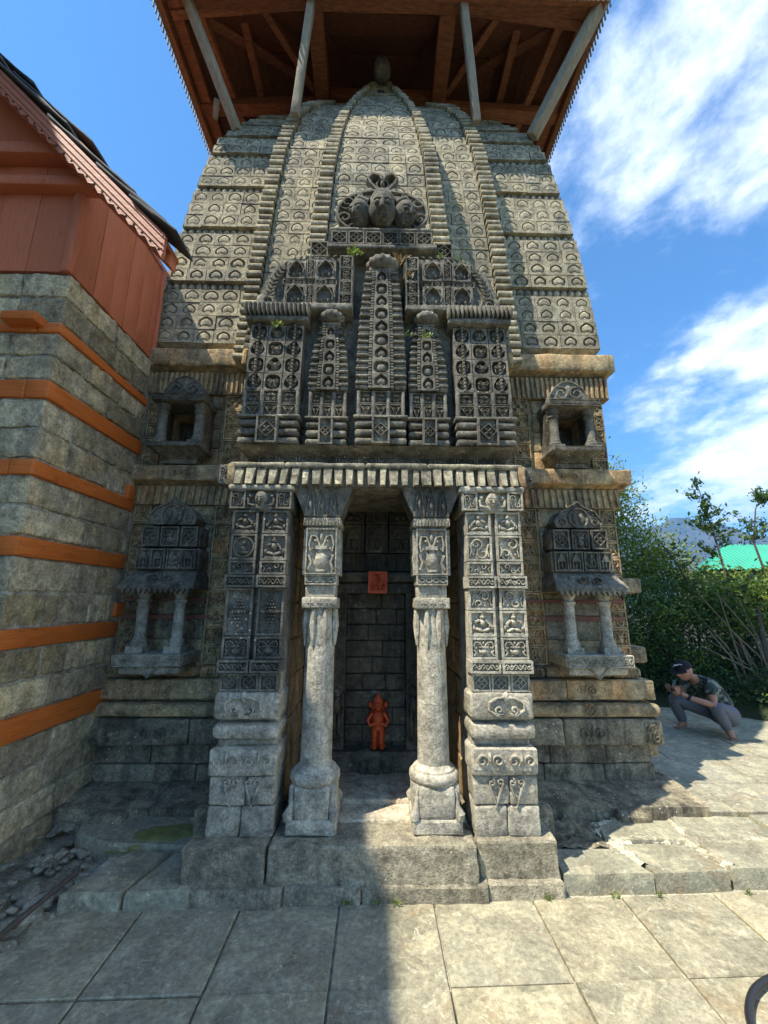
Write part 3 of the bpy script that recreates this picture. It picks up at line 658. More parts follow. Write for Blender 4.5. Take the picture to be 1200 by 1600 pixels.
# ribs: loft core, carved blocks, stacked edge tiles
tile = MB(); tile.rock(-.5, .5, -.055, .10, 0, .058, .02, 0, 1); TILE = tile.mesh('edge_tile')
def rib(name, yf, xin, xout, z0, z1, sides, row, edge_w, nmot, mat='tower_stone'):
    zz_ = np.linspace(z0, z1, 24); b = MB(); vs = []
    for z in zz_: xo, xi = xout(z), xin(z); vs += [(xi, yf(z)+.05, z), (xo, yf(z)+.05, z), (xo, yf(z)+.75, z), (xi, yf(z)+.75, z)]
    n = len(zz_); b.add(vs, [(4*j+i, 4*j+(i+1) % 4, 4*j+4+(i+1) % 4, 4*j+4+i) for j in range(n-1) for i in range(4)]+[(0, 1, 2, 3), (4*n-4, 4*n-3, 4*n-2, 4*n-1)])
    R = obj(name, b, mat, tower)
    z = z0; i = 0
    while z < z1-.05:
        h = row; ya, yb = yf(z), yf(z+h); tilt = math.atan2(yb-ya, h); L = math.hypot(yb-ya, h)
        lo = min(xin(z), xout(z)); hi = max(xin(z), xout(z)); el = edge_w(z)*(sides[0]); er = edge_w(z)*(sides[1]); lo += el; hi -= er; wid = hi-lo
        if wid > .06:
            nm = max(1, int(round(wid/nmot(z)))); x = lo
            for k_ in split(nm):
                w_ = wid*k_/nm
                put('carved_block', carved_row(k_, w_-.005, L-.005, G_heart, random.uniform(.82, .92), .020, .86, .003), mat, tower, (x+w_/2, ya+random.uniform(-.005, .005), z), (-tilt, 0, 0)); x += w_
        z += h; i += 1
    z = z0; pitch = .083
    while z < z1:
        ya, yb = yf(z), yf(z+.08); tilt = math.atan2(yb-ya, .08)
        for sd, on in ((0, sides[0]), (1, sides[1])):
            if not on: continue
            w_ = edge_w(z); x = (min(xin(z), xout(z))+w_/2-.012) if sd == 0 else (max(xin(z), xout(z))-w_/2+.012)
            put('edge_tile', TILE, mat, tower, (x+random.uniform(-.004, .004), ya+.01+random.uniform(-.008, .008), z), (-tilt+random.uniform(-.03, .03), random.uniform(-.02, .02), 0), (w_*random.uniform(.95, 1.08), 1, random.uniform(.9, 1.12)))
        z += pitch*math.cos(tilt)*random.uniform(.97, 1.03)
    return R
rib('central_rib', yc, lambda z: -xc(z), lambda z: xc(z), 3.95, 8.55, (1, 1), .166, lambda z: float(np.interp(z, [4.5, 6.4, 7.6], [.165, .125, .07])), lambda z: .185)
for s in (-1, 1):
    rib('side_rib', ym, lambda z: s*(xc(z)-.02), lambda z: s*xm(z), 3.74, 8.15, (1, 0) if s < 0 else (0, 1), .166, lambda z: .145, lambda z: .175)
# finial: ribbed stone on the rib's top
b = MB(); b.rock(-.16, .16, 4.14, 4.5, 8.2, 8.40, .03, .006, .06); obj('finial_block', b, 'tower_stone', tower)
b = MB(); b.lathe([(.02, 0), (.10, .02), (.15, .10), (.165, .2), (.15, .3), (.09, .4), (.02, .43)], 0, 0, 36, True, lambda a: 1-.09*abs(math.cos(6*a)))
put('finial', b.mesh('finial'), 'dark_stone', tower, (.015, 4.08, 8.27), (.35, 0, 0), (.74, .74, .62))
b = MB(); b.ball((.012, 4.02, 8.51), .085, 12, 8, (1.05, .8, .75)); obj('finial_cap', b, 'dark_stone', tower)
b = MB(); b.box(-.05, .05, 4.07, 4.2, 8.05, 8.11); obj('socket_block', b, 'socket_shade', tower)  # solid near-black block; its colour gives the shade of an open socket

# ---- body walls on both sides of the porch
def frieze(x0, x1, y, z0, z1, parent, pitch=.048, mat='wall_stone'):
    b = MB(); b.box(x0, x1, y, y+.1, z0, z1); n = int((x1-x0)/pitch); rs = random.Random(x0+z0)
    for i in range(n):
        x = x0+(x1-x0)*(i+.5)/n; w_ = pitch*.40; k_ = rs.uniform(.75, 1.1); tw = rs.uniform(.2, .7)
        b.add([(x-w_, y+.002, z1), (x+w_, y+.002, z1), (x+w_*tw, y-.004, z0+.01), (x-w_*tw, y-.004, z0+.01), (x-w_*.7, y-.022*k_, z1-.004), (x+w_*.7, y-.022*k_, z1-.004), (x+w_*tw*.6, y-.03*k_, z0), (x-w_*tw*.6, y-.03*k_, z0)],
              [(4, 5, 6, 7), (0, 4, 7, 3), (1, 2, 6, 5), (3, 7, 6, 2), (0, 1, 5, 4)])
    return obj('fluted_frieze', b, mat, parent)
def cornice(x0, x1, y0, y1, z0, z1, parent, mat='wall_stone', name='cornice', slope=.05, seed=0.):
    b = MB(); b.rock(x0, x1, y0, y1, z0, z1, .02, .006, .09, 5, seed); o = obj(name, b, mat, parent)
    q = MB(); q.add([(x0+.02, y0+.025, z0+.01), (x1-.02, y0+.025, z0+.01), (x1-.05, y0+.14, z0-slope), (x0+.05, y0+.14, z0-slope), (x1-.02, y1, z0+.01), (x1-.05, y1, z0-slope), (x0+.02, y1, z0+.01), (x0+.05, y1, z0-slope)], [(0, 1, 2, 3), (1, 4, 5, 2), (0, 3, 7, 6), (2, 5, 7, 3)])
    obj('cornice_soffit', q, mat, parent); return o
def colonnette(x, y, z0, z1, r, mat, parent):
    H = z1-z0; b = MB()
    b.box(x-r*1.5, x+r*1.5, y-r*1.5, y+r*1.5, z0, z0+H*.10)
    b.lathe([(r*1.35, z0+H*.10), (r*1.45, z0+H*.13), (r*1.2, z0+H*.17), (r*1.25, z0+H*.2), (r, z0+H*.23), (r*.95, z0+H*.75), (r*1.0, z0+H*.77), (r*1.25, z0+H*.79), (r*1.25, z0+H*.82), (r*.9, z0+H*.84), (r*1.1, z0+H*.88), (r*1.5, z0+H*.95), (r*1.5, z0+H)], x, y, 14)
    return obj('colonnette', b, mat, parent)
def amalaka(r, h, k=14):
    b = MB(); b.lathe([(r*.6, 0), (r*.92, h*.14), (r, h*.36), (r*.95, h*.6), (r*.72, h*.82), (r*.36, h*.95), (r*.2, h*1.12), (.004, h*1.2)], 0, 0, k*4, True, lambda a: 1-.10*abs(math.cos(a*k/2))); return b.mesh('ribbed_disc')
YB = 3.70
for s in (-1, 1):
    side = 'left' if s < 0 else 'right'
    X = lambda x: s*x
    def xr(a, b_): return (min(s*a, s*b_), max(s*a, s*b_))
    # wall pieces round the upper niche opening
    wall = MB()
    for (a, b_, z0, z1) in ((.90, 1.62, .1, 3.95), (1.98, 2.2, .1, 3.95), (1.62, 1.98, .1, 2.88), (1.62, 1.98, 3.30, 3.95)):
        x0, x1 = xr(a, b_); wall.box(x0, x1, YB, YB+.5, z0, z1)
    x0, x1 = xr(1.6, 2.0); wall.box(x0, x1, YB+.32, YB+.5, 2.8, 3.4)
    W = obj('body_wall', wall, 'wall_stone', T); tag(W, 'brown carved wall with two niches '+side+' of the porch')
    x0, x1 = xr(2.185, 2.2); fb = MB(); fb.box(min(s*.9, s*2.19), max(s*.9, s*2.19), YB+.5, A+2.19, .1, 3.95); obj('wall_core', fb, 'wall_stone', T)
    # upper cornice, frieze
    x0, x1 = xr(.95, 2.33); cornice(x0, x1, 3.58, 3.9, 3.765, 3.95, W, seed=s*2.)
    x0, x1 = xr(.95, 2.27); frieze(x0, x1, 3.655, 3.50, 3.72, W)
    for i, (k_, z, h) in enumerate((('checker', 3.355, .145), ('scroll', 3.20, .155), ('scroll', 3.045, .155), ('scroll', 2.89, .155), ('scroll', 2.76, .13))):
        place(k_, s*1.385, YB-.012, z, .165, h-.006, 'wall_stone', W, d=.02, var=i); place(k_, s*2.125, YB-.012, z, .15, h-.006, 'wall_stone', W, d=.02, var=i+3)
    for i, (z, h) in enumerate(((2.76, .2), (2.96, .2), (3.16, .2), (3.36, .14))):
        b = MB(); x0, x1 = xr(1.50, 1.60); b.rock(x0+.004, x1-.004, YB-.02, YB+.05, z, z+h-.006, .01, .004); obj('wall_block', b, 'wall_stone', W)
    # upper niche
    def niche_upper(cx):
        n0 = MB(); n0.rock(cx-.24, cx+.24, 3.40, 3.72, 3.30, 3.365, .012, .003, .06); N = obj('niche', n0, 'dark_stone', T)
        tag(N, 'small empty columned niche high '+side+' of the porch')
        place('vine', cx, 3.397, 3.302, .46, .06, 'dark_stone', N, 'eave_band', d=.010, frame=.005, t=.02)
        cb = MB(); pts = [(cx-.17, 3.367), (cx+.17, 3.367), (cx+.18, 3.44), (cx+.14, 3.52), (cx+.07, 3.575), (cx, 3.60), (cx-.07, 3.575), (cx-.14, 3.52), (cx-.18, 3.44)]
        cb.prism(pts, 3.50, 3.68); cb.ridge(spiral(cx-.07, 3.47, .02, .07, 0, 1.3), .014, .016, 3.50); cb.ridge(spiral(cx+.07, 3.47, .02, .07, PI, -1.3), .014, .016, 3.50); cb.dome(cx, 3.50, .03, .06, .02, 3.50)
        cb.ridge(pts[1:]+[pts[0]], .016, .018, 3.505); obj('crest', cb, 'dark_stone', N)
        cb = MB(); cb.rock(cx-.20, cx+.20, 3.46, 3.7, 3.363, 3.40, .01, .003); obj('crest_base', cb, 'dark_stone', N)
        for q in (-1, 1): colonnette(cx+q*.165, 3.50, 2.905, 3.302, .042, 'dark_stone', N)
        b = MB(); b.rock(cx-.235, cx+.235, 3.40, 3.72, 2.868, 2.905, .01, .003, .06); obj('sill', b, 'dark_stone', N)
        place('vine', cx, 3.398, 2.868, .45, .038, 'dark_stone', N, 'sill_band', d=.008, frame=.004, t=.02)
        b = MB(); b.add([(cx-.2, 3.42, 2.87), (cx+.2, 3.42, 2.87), (cx+.13, 3.58, 2.80), (cx-.13, 3.58, 2.80), (cx+.2, 3.72, 2.87), (cx+.13, 3.72, 2.80), (cx-.2, 3.72, 2.87), (cx-.13, 3.72, 2.80)], [(0, 1, 2, 3), (1, 4, 5, 2), (6, 0, 3, 7), (3, 2, 5, 7)])
        b.box(cx-.15, cx+.15, 3.56, 3.72, 2.762, 2.80); obj('corbel', b, 'dark_stone', N)
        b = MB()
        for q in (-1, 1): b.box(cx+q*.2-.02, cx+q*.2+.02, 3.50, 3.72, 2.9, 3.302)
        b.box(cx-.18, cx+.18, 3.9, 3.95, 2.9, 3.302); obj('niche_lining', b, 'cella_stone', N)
    niche_upper(s*1.79)
    # middle cornice and frieze
    x0, x1 = xr(.98, 2.34); cornice(x0, x1, 3.56, 3.9, 2.605, 2.755, W, seed=s*5.)
    place('scrollpair', s*1.76, 3.555, 2.62, .24, .11, 'wall_stone', W, 'cornice_carving', d=.014, frame=0, t=.012)
    x0, x1 = xr(.98, 2.25); frieze(x0, x1, 3.65, 2.40, 2.575, W, .06)
    # lower strips
    kinds = ['scroll', 'scroll', 'figure', 'scroll', 'scroll', 'vine', 'scroll', 'vase', 'scroll']
    for i, k_ in enumerate(kinds):
        z = 1.03+i*.152; place(k_, s*1.385, YB-.012, z, .17, .147, 'wall_stone', W, d=.022, var=i); place(kinds[-1-i], s*2.125, YB-.012, z, .15, .147, 'wall_stone', W, d=.022, var=i+4)
    for i in range(7):
        b = MB(); x0, x1 = xr(1.49, 2.03); b.rock(x0, x1, YB-.015, YB+.05, 1.03+i*.2, 1.03+i*.2+.194, .01, .005, .1, 6, i+s); obj('wall_block', b, 'base_stone' if i % 3 else 'wall_stone', W)
    for z, hh in ((1.395, .035), (1.545, .028)):
        b = MB(); x0, x1 = xr(1.28, 2.19); b.box(x0, x1, YB-.0345, YB-.03, z, z+hh); obj('red_stripe', b, 'red_wash', W)
    # lower niche: crest, two carved tiers, eave, colonnettes, sill
    cx = s*1.765; n0 = MB(); n0.rock(cx-.265, cx+.265, 3.50, 3.74, 1.80, 1.985, .015, .004, .08); N = obj('niche', n0, 'dark_stone', T); tag(N, 'large tiered niche with two colonnettes low '+side+' of the porch')
    for i, (dx, k_) in enumerate(((-.19, 'shrine'), (-.065, 'shrine'), (.065, 'figure'), (.19, 'shrine'))): place(k_, cx+dx, 3.488, 1.808, .118, .165, 'dark_stone', N, d=.024, var=i, frame=.010)
    b = MB(); b.rock(cx-.25, cx+.25, 3.52, 3.74, 1.99, 2.185, .03, .004, .08); obj('tier', b, 'dark_stone', N)
    for i, (dx, k_, w_) in enumerate(((-.165, 'lotus', .14), (0, 'vase', .15), (.165, 'lotus', .14))): place(k_, cx+dx, 3.507, 2.0, w_, .17, 'dark_stone', N, d=.024, var=i)
    pts = [(cx-.19, 2.19), (cx+.19, 2.19), (cx+.21, 2.24), (cx+.15, 2.33), (cx+.05, 2.375), (cx, 2.42), (cx-.05, 2.375), (cx-.15, 2.33), (cx-.21, 2.24)]
    b = MB(); b.prism(pts, 3.50, 3.7); b.ridge(pts[1:]+[pts[0]], .02, .02, 3.503); b.ridge(spiral(cx, 2.275, .085, .085, 0, 1, 16), .016, .02, 3.50); b.dome(cx-.03, 2.275, .025, .05, .02, 3.5); b.dome(cx+.03, 2.275, .025, .05, .02, 3.5)
    for q in (-1, 1): b.ridge(spiral(cx+q*.14, 2.24, .012, .04, 0, 1.3*q), .012, .016, 3.50)
    obj('crest', b, 'dark_stone', N)
    b = MB(); b.add([(cx-.30, 3.36, 1.67), (cx+.30, 3.36, 1.67), (cx+.26, 3.5, 1.80), (cx-.26, 3.5, 1.80), (cx-.30, 3.36, 1.64), (cx+.30, 3.36, 1.64), (cx+.30, 3.74, 1.67), (cx+.26, 3.74, 1.8), (cx+.30, 3.74, 1.64), (cx-.30, 3.74, 1.67), (cx-.26, 3.74, 1.8), (cx-.30, 3.74, 1.64)],
        [(0, 1, 2, 3), (4, 5, 1, 0), (1, 6, 7, 2), (5, 8, 6, 1), (9, 0, 3, 10), (11, 4, 0, 9), (4, 5, 8, 11), (3, 2, 7, 10)])
    for i in range(13): x = cx-.28+.56*(i+.5)/13; b.add([(x-.019, 3.355, 1.645), (x+.019, 3.355, 1.645), (x, 3.358, 1.60), (x-.019, 3.385, 1.645), (x+.019, 3.385, 1.645), (x, 3.382, 1.60)], [(0, 1, 2), (3, 5, 4), (0, 2, 5, 3), (1, 4, 5, 2)])
    obj('eave', b, 'dark_stone', N)
    o = place('scrollpair', cx, 3.425, 1.66, .3, .15, 'dark_stone', N, 'eave_carving', d=.03, frame=0, t=.02); o.rotation_euler.x = -.75; o.location.y -= .07
    for q in (-1, 1): colonnette(cx+q*.15, 3.50, 1.142, 1.645, .045, 'pillar_stone', N)
    b = MB(); b.rock(cx-.27, cx+.27, 3.36, 3.74, 1.05, 1.142, .01, .004, .07); obj('sill', b, 'pillar_stone', N); place('vine', cx, 3.357, 1.055, .52, .085, 'pillar_stone', N, 'sill_band', d=.012, frame=.006, t=.02)
    b = MB(); b.rock(cx-.24, cx+.24, 3.40, 3.74, .985, 1.05, .025, .004, .08); b.prism([(cx-.09, 1.05), (cx+.09, 1.05), (cx, .96)], 3.385, 3.45); b.ridge([(cx-.07, 1.045), (cx, .975), (cx+.07, 1.045)], .012, .01, 3.386); obj('corbel', b, 'pillar_stone', N)
    # base mouldings
    def course(z0, z1, y, xe, mat, r, name, amp=.006, nblk=2):
        cuts = sorted([.88, xe]+[.88+(xe-.88)*(i+random.uniform(-.2, .2))/nblk for i in range(1, nblk)])
        for a, b_ in zip(cuts[:-1], cuts[1:]):
            x0, x1 = xr(a+.002, b_-.002); q = MB(); q.rock(x0, x1, y, y+.5, z0+.002, z1-.002, r, amp, .07, 6, random.uniform(0, 50)); obj(name, q, mat, W)
    course(.93, 1.02, 3.60, 2.24, 'wall_stone', .04, 'moulding'); course(.775, .93, 3.54, 2.29, 'wall_stone', .012, 'moulding')
    course(.65, .755, 3.50, 2.30, 'wall_stone', .05, 'roll_moulding', .004, 1); b = MB(); x0, x1 = xr(.9, 2.2); b.box(x0, x1, 3.62, 3.9, .62, .80); obj('recess', b, 'base_stone', W)
    course(.45, .645, 3.50, 2.29, 'base_stone', .02, 'moulding'); course(.30, .45, 3.58, 2.22, 'base_stone', .012, 'foot_block', .007, 3); course(.12, .30, 3.57, 2.22, 'base_stone', .012, 'foot_block', .007, 3)
    place('scrollpair', s*1.72, 3.498, .47, .26, .15, 'base_stone', W, 'moulding_carving', d=.016, frame=0, t=.012); place('lotus', s*1.72, 3.50, .665, .09, .09, 'wall_stone', W, 'moulding_carving', d=.012, frame=0, t=.01)
    place('scroll', s*2.20, 3.498, .47, .12, .15, 'base_stone', W, 'moulding_carving', d=.016, frame=0, t=.012); place('scrollpair', s*1.72, 3.54, .79, .24, .12, 'wall_stone', W, 'moulding_carving', d=.014, frame=0, t=.012)
    place('flames', s*1.22, 3.60, .94, .34, .07, 'wall_stone', W, 'moulding_carving', d=.012, frame=0, t=.012)
    place('flames', s*2.1, 3.60, .94, .22, .07, 'wall_stone', W, 'moulding_carving', d=.012, frame=0, t=.012)
    # sloping foot plinth in two stones
    for a, b_ in ((.90, 1.55), (1.555, 2.36)):
        q = MB(); x0, x1 = xr(a, b_); nn_ = 0; q.add([(x0, 3.22, -.05), (x1, 3.22, -.05), (x1, 3.22, .148), (x0, 3.22, .148), (x1, 3.50, .185), (x0, 3.50, .185), (x1, 3.75, .185), (x0, 3.75, .185), (x1, 3.75, -.05), (x0, 3.75, -.05)], [(0, 1, 2, 3), (3, 2, 4, 5), (5, 4, 6, 7), (1, 8, 6, 4, 2), (0, 3, 5, 7, 9)])
        obj('foot_plinth', q, 'base_stone', W)
    q = MB(); x0, x1 = xr(1.0, 1.16); q.rock(x0, x1, 2.98, 3.3, .0, .26, .03, .012, .06, 7, s+3); obj('corner_stone', q, 'base_stone', W)
    q = MB(); x0, x1 = xr(1.68, 1.9); q.rock(x0, x1, 3.13, 3.4, .0, .15, .03, .012, .06, 7, s+9); obj('corner_stone', q, 'base_stone', W)
    # projections on the flank seen in profile
    for (z0, z1, y, ex) in ((3.30, 3.37, 4.3, 2.36), (2.86, 2.93, 4.3, 2.33), (2.765, 2.80, 4.3, 2.28), (1.80, 2.2, 4.2, 2.36), (1.64, 1.78, 4.15, 2.52), (1.02, 1.16, 4.1, 2.46), (.3, .62, 3.95, 2.36), (2.2, 2.4, 4.25, 2.30)):
        q = MB(); x0, x1 = xr(2.1, ex); q.rock(x0, x1, y-.25, y+.25, z0, z1, .02, .005, .1, 6, z0); obj('flank_ledge', q, 'wall_stone', W)
    for q_ in (-1, 1): colonnette(s*2.27, 4.3+q_*.16, 2.93, 3.30, .04, 'wall_stone', W)

# ------------------------------------------------------------------ porch
Pc = MB(); Pc.box(-1.0, 1.0, 2.63, 3.66, -.04, .235); porch = obj('porch', Pc, 'plinth_stone', T)
tag(porch, 'columned porch with carved pillars before the dark cella')
for i, (x0, x1, y0, z1) in enumerate(((-1.03, -.585, 2.545, .255), (-.575, .565, 2.555, .255), (.575, 1.03, 2.60, .255))):
    b = MB(); b.rock(x0, x1, y0, y0+.5, .06, z1, .012, .010, .045, 9, i*4.); obj('step_stone', b, 'plinth_stone', porch)
x = -1.04
while x < 1.03:
    x1 = min(1.04, x+random.uniform(.35, .75)); b = MB(); b.rock(x, x1-.006, 2.545+.03*x, 2.9, -.04, .075, .012, .012, .045, 9, x); obj('step_stone', b, 'plinth_stone', porch); x = x1
b = MB(); b.rock(-.56, .56, 2.80, 3.20, .2, .268, .01, .003, .08); obj('floor_slab', b, 'floor_stone', porch)
b = MB(); b.rock(-.56, .56, 3.0, 3.5, .25, .295, .012, .003, .08); obj('floor_slab', b, 'floor_stone', porch)
def pillar(s):
    side = 'left' if s < 0 else 'right'; mt = 'pillar_shade_dark' if s < 0 else 'pillar_stone'; mt2 = 'pillar_stone'
    cx = s*.76; c = MB(); c.box(cx-.175, cx+.175, 2.70, 2.95, .25, 2.3); R = obj('pillar', c, mt2, T); tag(R, 'stacked carved square pillar at the '+side+' of the porch')
    Yf = 2.65
    def blk(x0, x1, z0, z1, y, r=.012, amp=.005, name='pillar_block', seg=.05, m=mt2): q = MB(); q.rock(x0, x1, y, 2.92, z0+.002, z1-.002, r, amp, seg, 8, random.uniform(0, 60)); return obj(name, q, m, R)
    blk(cx-.185, cx+.0, .25, .41, Yf-.01); blk(cx+.003, cx+.19, .25, .41, Yf-.008); blk(cx-.187, cx+.02, .41, .565, Yf-.008); blk(cx+.024, cx+.187, .41, .565, Yf-.008)
    # V-shaped stems with curled heads on the foot
    b = MB()
    for q in (-.12, 0., .12):
        for d in (-1, 1):
            if abs(q+d*.03) > .13: continue
            b.ridge([(cx+q+d*.02, .54), (cx+q+d*.03, .50), (cx+q+d*.065, .40)], .014, .012, Yf-.012, taper=True); b.ridge(spiral(cx+q+d*.035, .535, .004, .022, 0, 1.2*d, 9), .012, .014, Yf-.012)
    obj('stem_carving', b, mt2, R)
    blk(cx-.20, cx+.195, .565, .715, Yf-.03, .02); place('scrollpair', cx, Yf-.031, .60, .37, .11, mt2, R, 'scroll_carving', d=.02, frame=0, t=.012)
    blk(cx-.17, cx+.17, .71, .765, Yf+.03); blk(cx-.195, cx+.195, .755, .848, Yf-.03, .04, .003, 'roll_moulding'); blk(cx-.165, cx+.165, .84, .87, Yf+.04)
    blk(cx-.195, cx+.19, .865, 1.02, Yf-.03, .018, .005)
    b = MB(); m_ = (cx+s*.02, .945)
    for d in (-1, 1): b.ridge([(m_[0]+d*.01, m_[1]+.05), (m_[0]+d*.055, m_[1]+.045), (m_[0]+d*.10, m_[1]+.02), (m_[0]+d*.105, m_[1]-.02), (m_[0]+d*.06, m_[1]-.05), (m_[0]+d*.02, m_[1]-.045)]+spiral(m_[0]+d*.045, m_[1]-.02, .026, .006, -PI/2, 1.1*d, 9), .013, .016, Yf-.032)
    b.dome(m_[0], m_[1]+.045, .022, .035, .02, Yf-.03); obj('medallion_carving', b, mt2, R)
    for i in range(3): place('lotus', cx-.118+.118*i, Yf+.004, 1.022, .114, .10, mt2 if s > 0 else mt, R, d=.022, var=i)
    hs = [('vine', .072, .03), ('vase', .125, 0), ('figure' if s > 0 else 'drops', .15 if s > 0 else .27, 0)]
    hs += [('scroll', .125, 0)] if s > 0 else []
    hs += [('vine', .075, .025), ('scroll', .085, 0), ('scroll' if s > 0 else 'medallion', .16, 0), ('figure', .145, 0)]
    for colx in (-.095, .10):
        z = 1.13
        tot = sum(h for _, h, _ in hs); f = (2.135-1.13)/tot
        for i, (k_, h, pr) in enumerate(hs):
            hh = h*f; kk = k_
            if s < 0 and colx > 0 and k_ == 'medallion': kk = 'figure'
            w_ = .165+(.02 if pr else 0)
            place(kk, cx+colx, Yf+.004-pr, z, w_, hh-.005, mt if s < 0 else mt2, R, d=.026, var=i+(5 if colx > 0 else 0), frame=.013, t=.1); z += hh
    for i in range(5):
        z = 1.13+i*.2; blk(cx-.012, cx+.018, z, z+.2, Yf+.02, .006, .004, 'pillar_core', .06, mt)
    # bracket capital with a face between scrolls
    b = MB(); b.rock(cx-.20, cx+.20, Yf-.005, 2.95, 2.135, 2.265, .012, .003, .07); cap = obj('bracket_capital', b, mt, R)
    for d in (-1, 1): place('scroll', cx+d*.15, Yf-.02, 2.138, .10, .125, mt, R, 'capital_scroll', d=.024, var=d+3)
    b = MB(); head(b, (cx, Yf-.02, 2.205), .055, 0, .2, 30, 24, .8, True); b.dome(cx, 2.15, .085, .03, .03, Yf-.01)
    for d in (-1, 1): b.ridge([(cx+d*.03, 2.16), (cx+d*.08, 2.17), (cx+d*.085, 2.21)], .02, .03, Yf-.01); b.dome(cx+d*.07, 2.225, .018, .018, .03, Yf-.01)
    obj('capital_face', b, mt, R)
    b = MB(); b.rock(cx-.215, cx+.215, Yf-.05, 2.95, 2.262, 2.298, .01, .004, .06); obj('abacus', b, mt2, R)
    # inner flank: courses of brown stone running back to the cella
    for i in range(8):
        z = .27+i*.255
        for (ya, yb) in ((2.93, 3.2), (3.205, 3.55)):
            x0, x1 = (min(s*.585, s*.95), max(s*.585, s*.95)); q = MB(); q.rock(x0, x1, ya, yb, z, z+.25, .012, .006, .09, 6, i+ya); obj('flank_block', q, 'wall_stone', R)
    return R
pillar(-1); pillar(1)
def column(s):
    cx = s*.362; cy = 2.79; mt = 'pillar_stone'; side = 'left' if s < 0 else 'right'
    b = MB(); b.rock(cx-.145, cx+.145, cy-.145, cy+.145, .255, .335, .012, .004, .05)
    b.rock(cx-.105, cx+.105, cy-.14, cy+.14, .33, .50, .02, .004, .06); b.rock(cx-.14, cx+.14, cy-.105, cy+.105, .33, .50, .02, .004, .06)
    R = obj('column', b, mt, T); tag(R, 'slender round stone column '+side+' of the doorway')
    for dx in (-1, 1):
        for dy in (-1, 1):
            b = MB(); b.tube([(cx+dx*.128, cy+dy*.128, .335), (cx+dx*.132, cy+dy*.132, .36), (cx+dx*.118, cy+dy*.118, .40), (cx+dx*.112, cy+dy*.112, .48)], [.026, .03, .016, .006], 7); obj('corner_leaf', b, mt, R)
    b = MB(); b.lathe([(.115, .485), (.14, .495), (.152, .515), (.15, .54), (.135, .556), (.128, .558), (.128, .566), (.122, .572), (.115, .574), (.108, .582), (.098, .592)], cx, cy, 32); obj('base_ring', b, mt, R)
    b = MB(); b.lathe([(.098, .58), (.096, .9), (.093, 1.29)], cx, cy, 24, False); obj('shaft', b, mt, R)
    b = MB(); prof = [(.098, 1.285), (.1, 1.3), (.099, 1.4), (.096, 1.505)]; b.lathe(prof, cx, cy, 8, False)
    for i in range(8):
        a = 2*PI*i/8+PI/8; c_, s_ = math.cos(a), math.sin(a); r = .099
        b.tube([(cx+r*c_, cy+r*s_, 1.50), (cx+(r+.004)*c_, cy+(r+.004)*s_, 1.4), (cx+(r+.002)*c_, cy+(r+.002)*s_, 1.27)], [.014, .02, .004], 6)
    obj('leaf_drum', b, mt, R)
    b = MB(); b.rock(cx-.112, cx+.112, cy-.112, cy+.112, 1.505, 1.575, .008, .003, .05)
    for d in (-.06, 0, .06): b.ridge([(cx+d-.018, 1.54), (cx+d+.018, 1.54)], .006, .004, cy-.113); b.ridge([(cx+d, 1.522), (cx+d, 1.558)], .006, .004, cy-.113)
    obj('band_block', b, mt, R)
    b = MB(); b.rock(cx-.095, cx+.095, cy-.095, cy+.095, 1.572, 1.655, .006, .003, .05); obj('neck', b, mt, R)
    b = MB(); b.rock(cx-.102, cx+.102, cy-.10, cy+.10, 1.652, 2.035, .006, .003, .06); obj('capital', b, mt, R)
    place('braid', cx, cy-.102, 1.655, .2, .062, mt, R, d=.014, frame=.008, t=.02); place('vase', cx, cy-.102, 1.72, .2, .30, mt, R, d=.024, frame=.008, t=.02)
    for rz, dx in ((PI/2, .104), (-PI/2, -.104)): place('vase', cx+dx, cy, 1.72, .18, .30, mt, R, d=.018, frame=.008, t=.02, rotz=rz)
    b = MB(); b.rock(cx-.128, cx+.128, cy-.128, cy+.128, 2.035, 2.095, .02, .003, .05); obj('abacus', b, mt, R); place('flames', cx, cy-.128, 2.04, .24, .05, mt, R, 'abacus_band', d=.01, frame=0, t=.01)
    b = MB(); w0, w1 = .115, .2
    b.add([(cx-w0, cy-.12, 2.095), (cx+w0, cy-.12, 2.095), (cx+w1, cy-.13, 2.30), (cx-w1, cy-.13, 2.30), (cx-w0, cy+.12, 2.095), (cx+w0, cy+.12, 2.095), (cx+w1, cy+.13, 2.30), (cx-w1, cy+.13, 2.30)], [(0, 1, 2, 3), (1, 5, 6, 2), (5, 4, 7, 6), (4, 0, 3, 7), (0, 4, 5, 1), (3, 2, 6, 7)]); obj('bracket', b, 'dark_stone', R)
    o = place('flames', cx, cy-.128, 2.10, .24, .19, 'dark_stone', R, 'bracket_carving', d=.016, frame=0, t=.012)
column(-1); column(1)
# cornice with fluted tongues above the pillars
Co = MB(); Co.box(-.95, .95, 2.665, 3.62, 2.30, 2.455); cor = obj('porch_cornice', Co, 'dark_stone', T); tag(cor, 'fluted stone cornice across the porch pillars')
b = MB(); TN = 26
tg = MB(); tg.add([(-.036, .06, .135), (.036, .06, .135), (.028, .03, 0), (-.028, .03, 0), (-.032, .038, .135), (.032, .038, .135), (.021, -.022, 0), (-.021, -.022, 0)], [(4, 5, 6, 7), (0, 4, 7, 3), (1, 2, 6, 5), (3, 7, 6, 2), (0, 1, 5, 4)]); TG = tg.mesh('tongue')
for i in range(TN):
    x = -.955+1.91*(i+.5)/TN; put('cornice_tongue', TG, 'cornice_stone', cor, (x, 2.605+random.uniform(-.003, .003), 2.30), (random.uniform(-.03, .03), random.uniform(-.05, .05), 0), (random.uniform(.62, 1.12), random.uniform(.8, 1.1), random.uniform(.94, 1.0)))
x = -.99
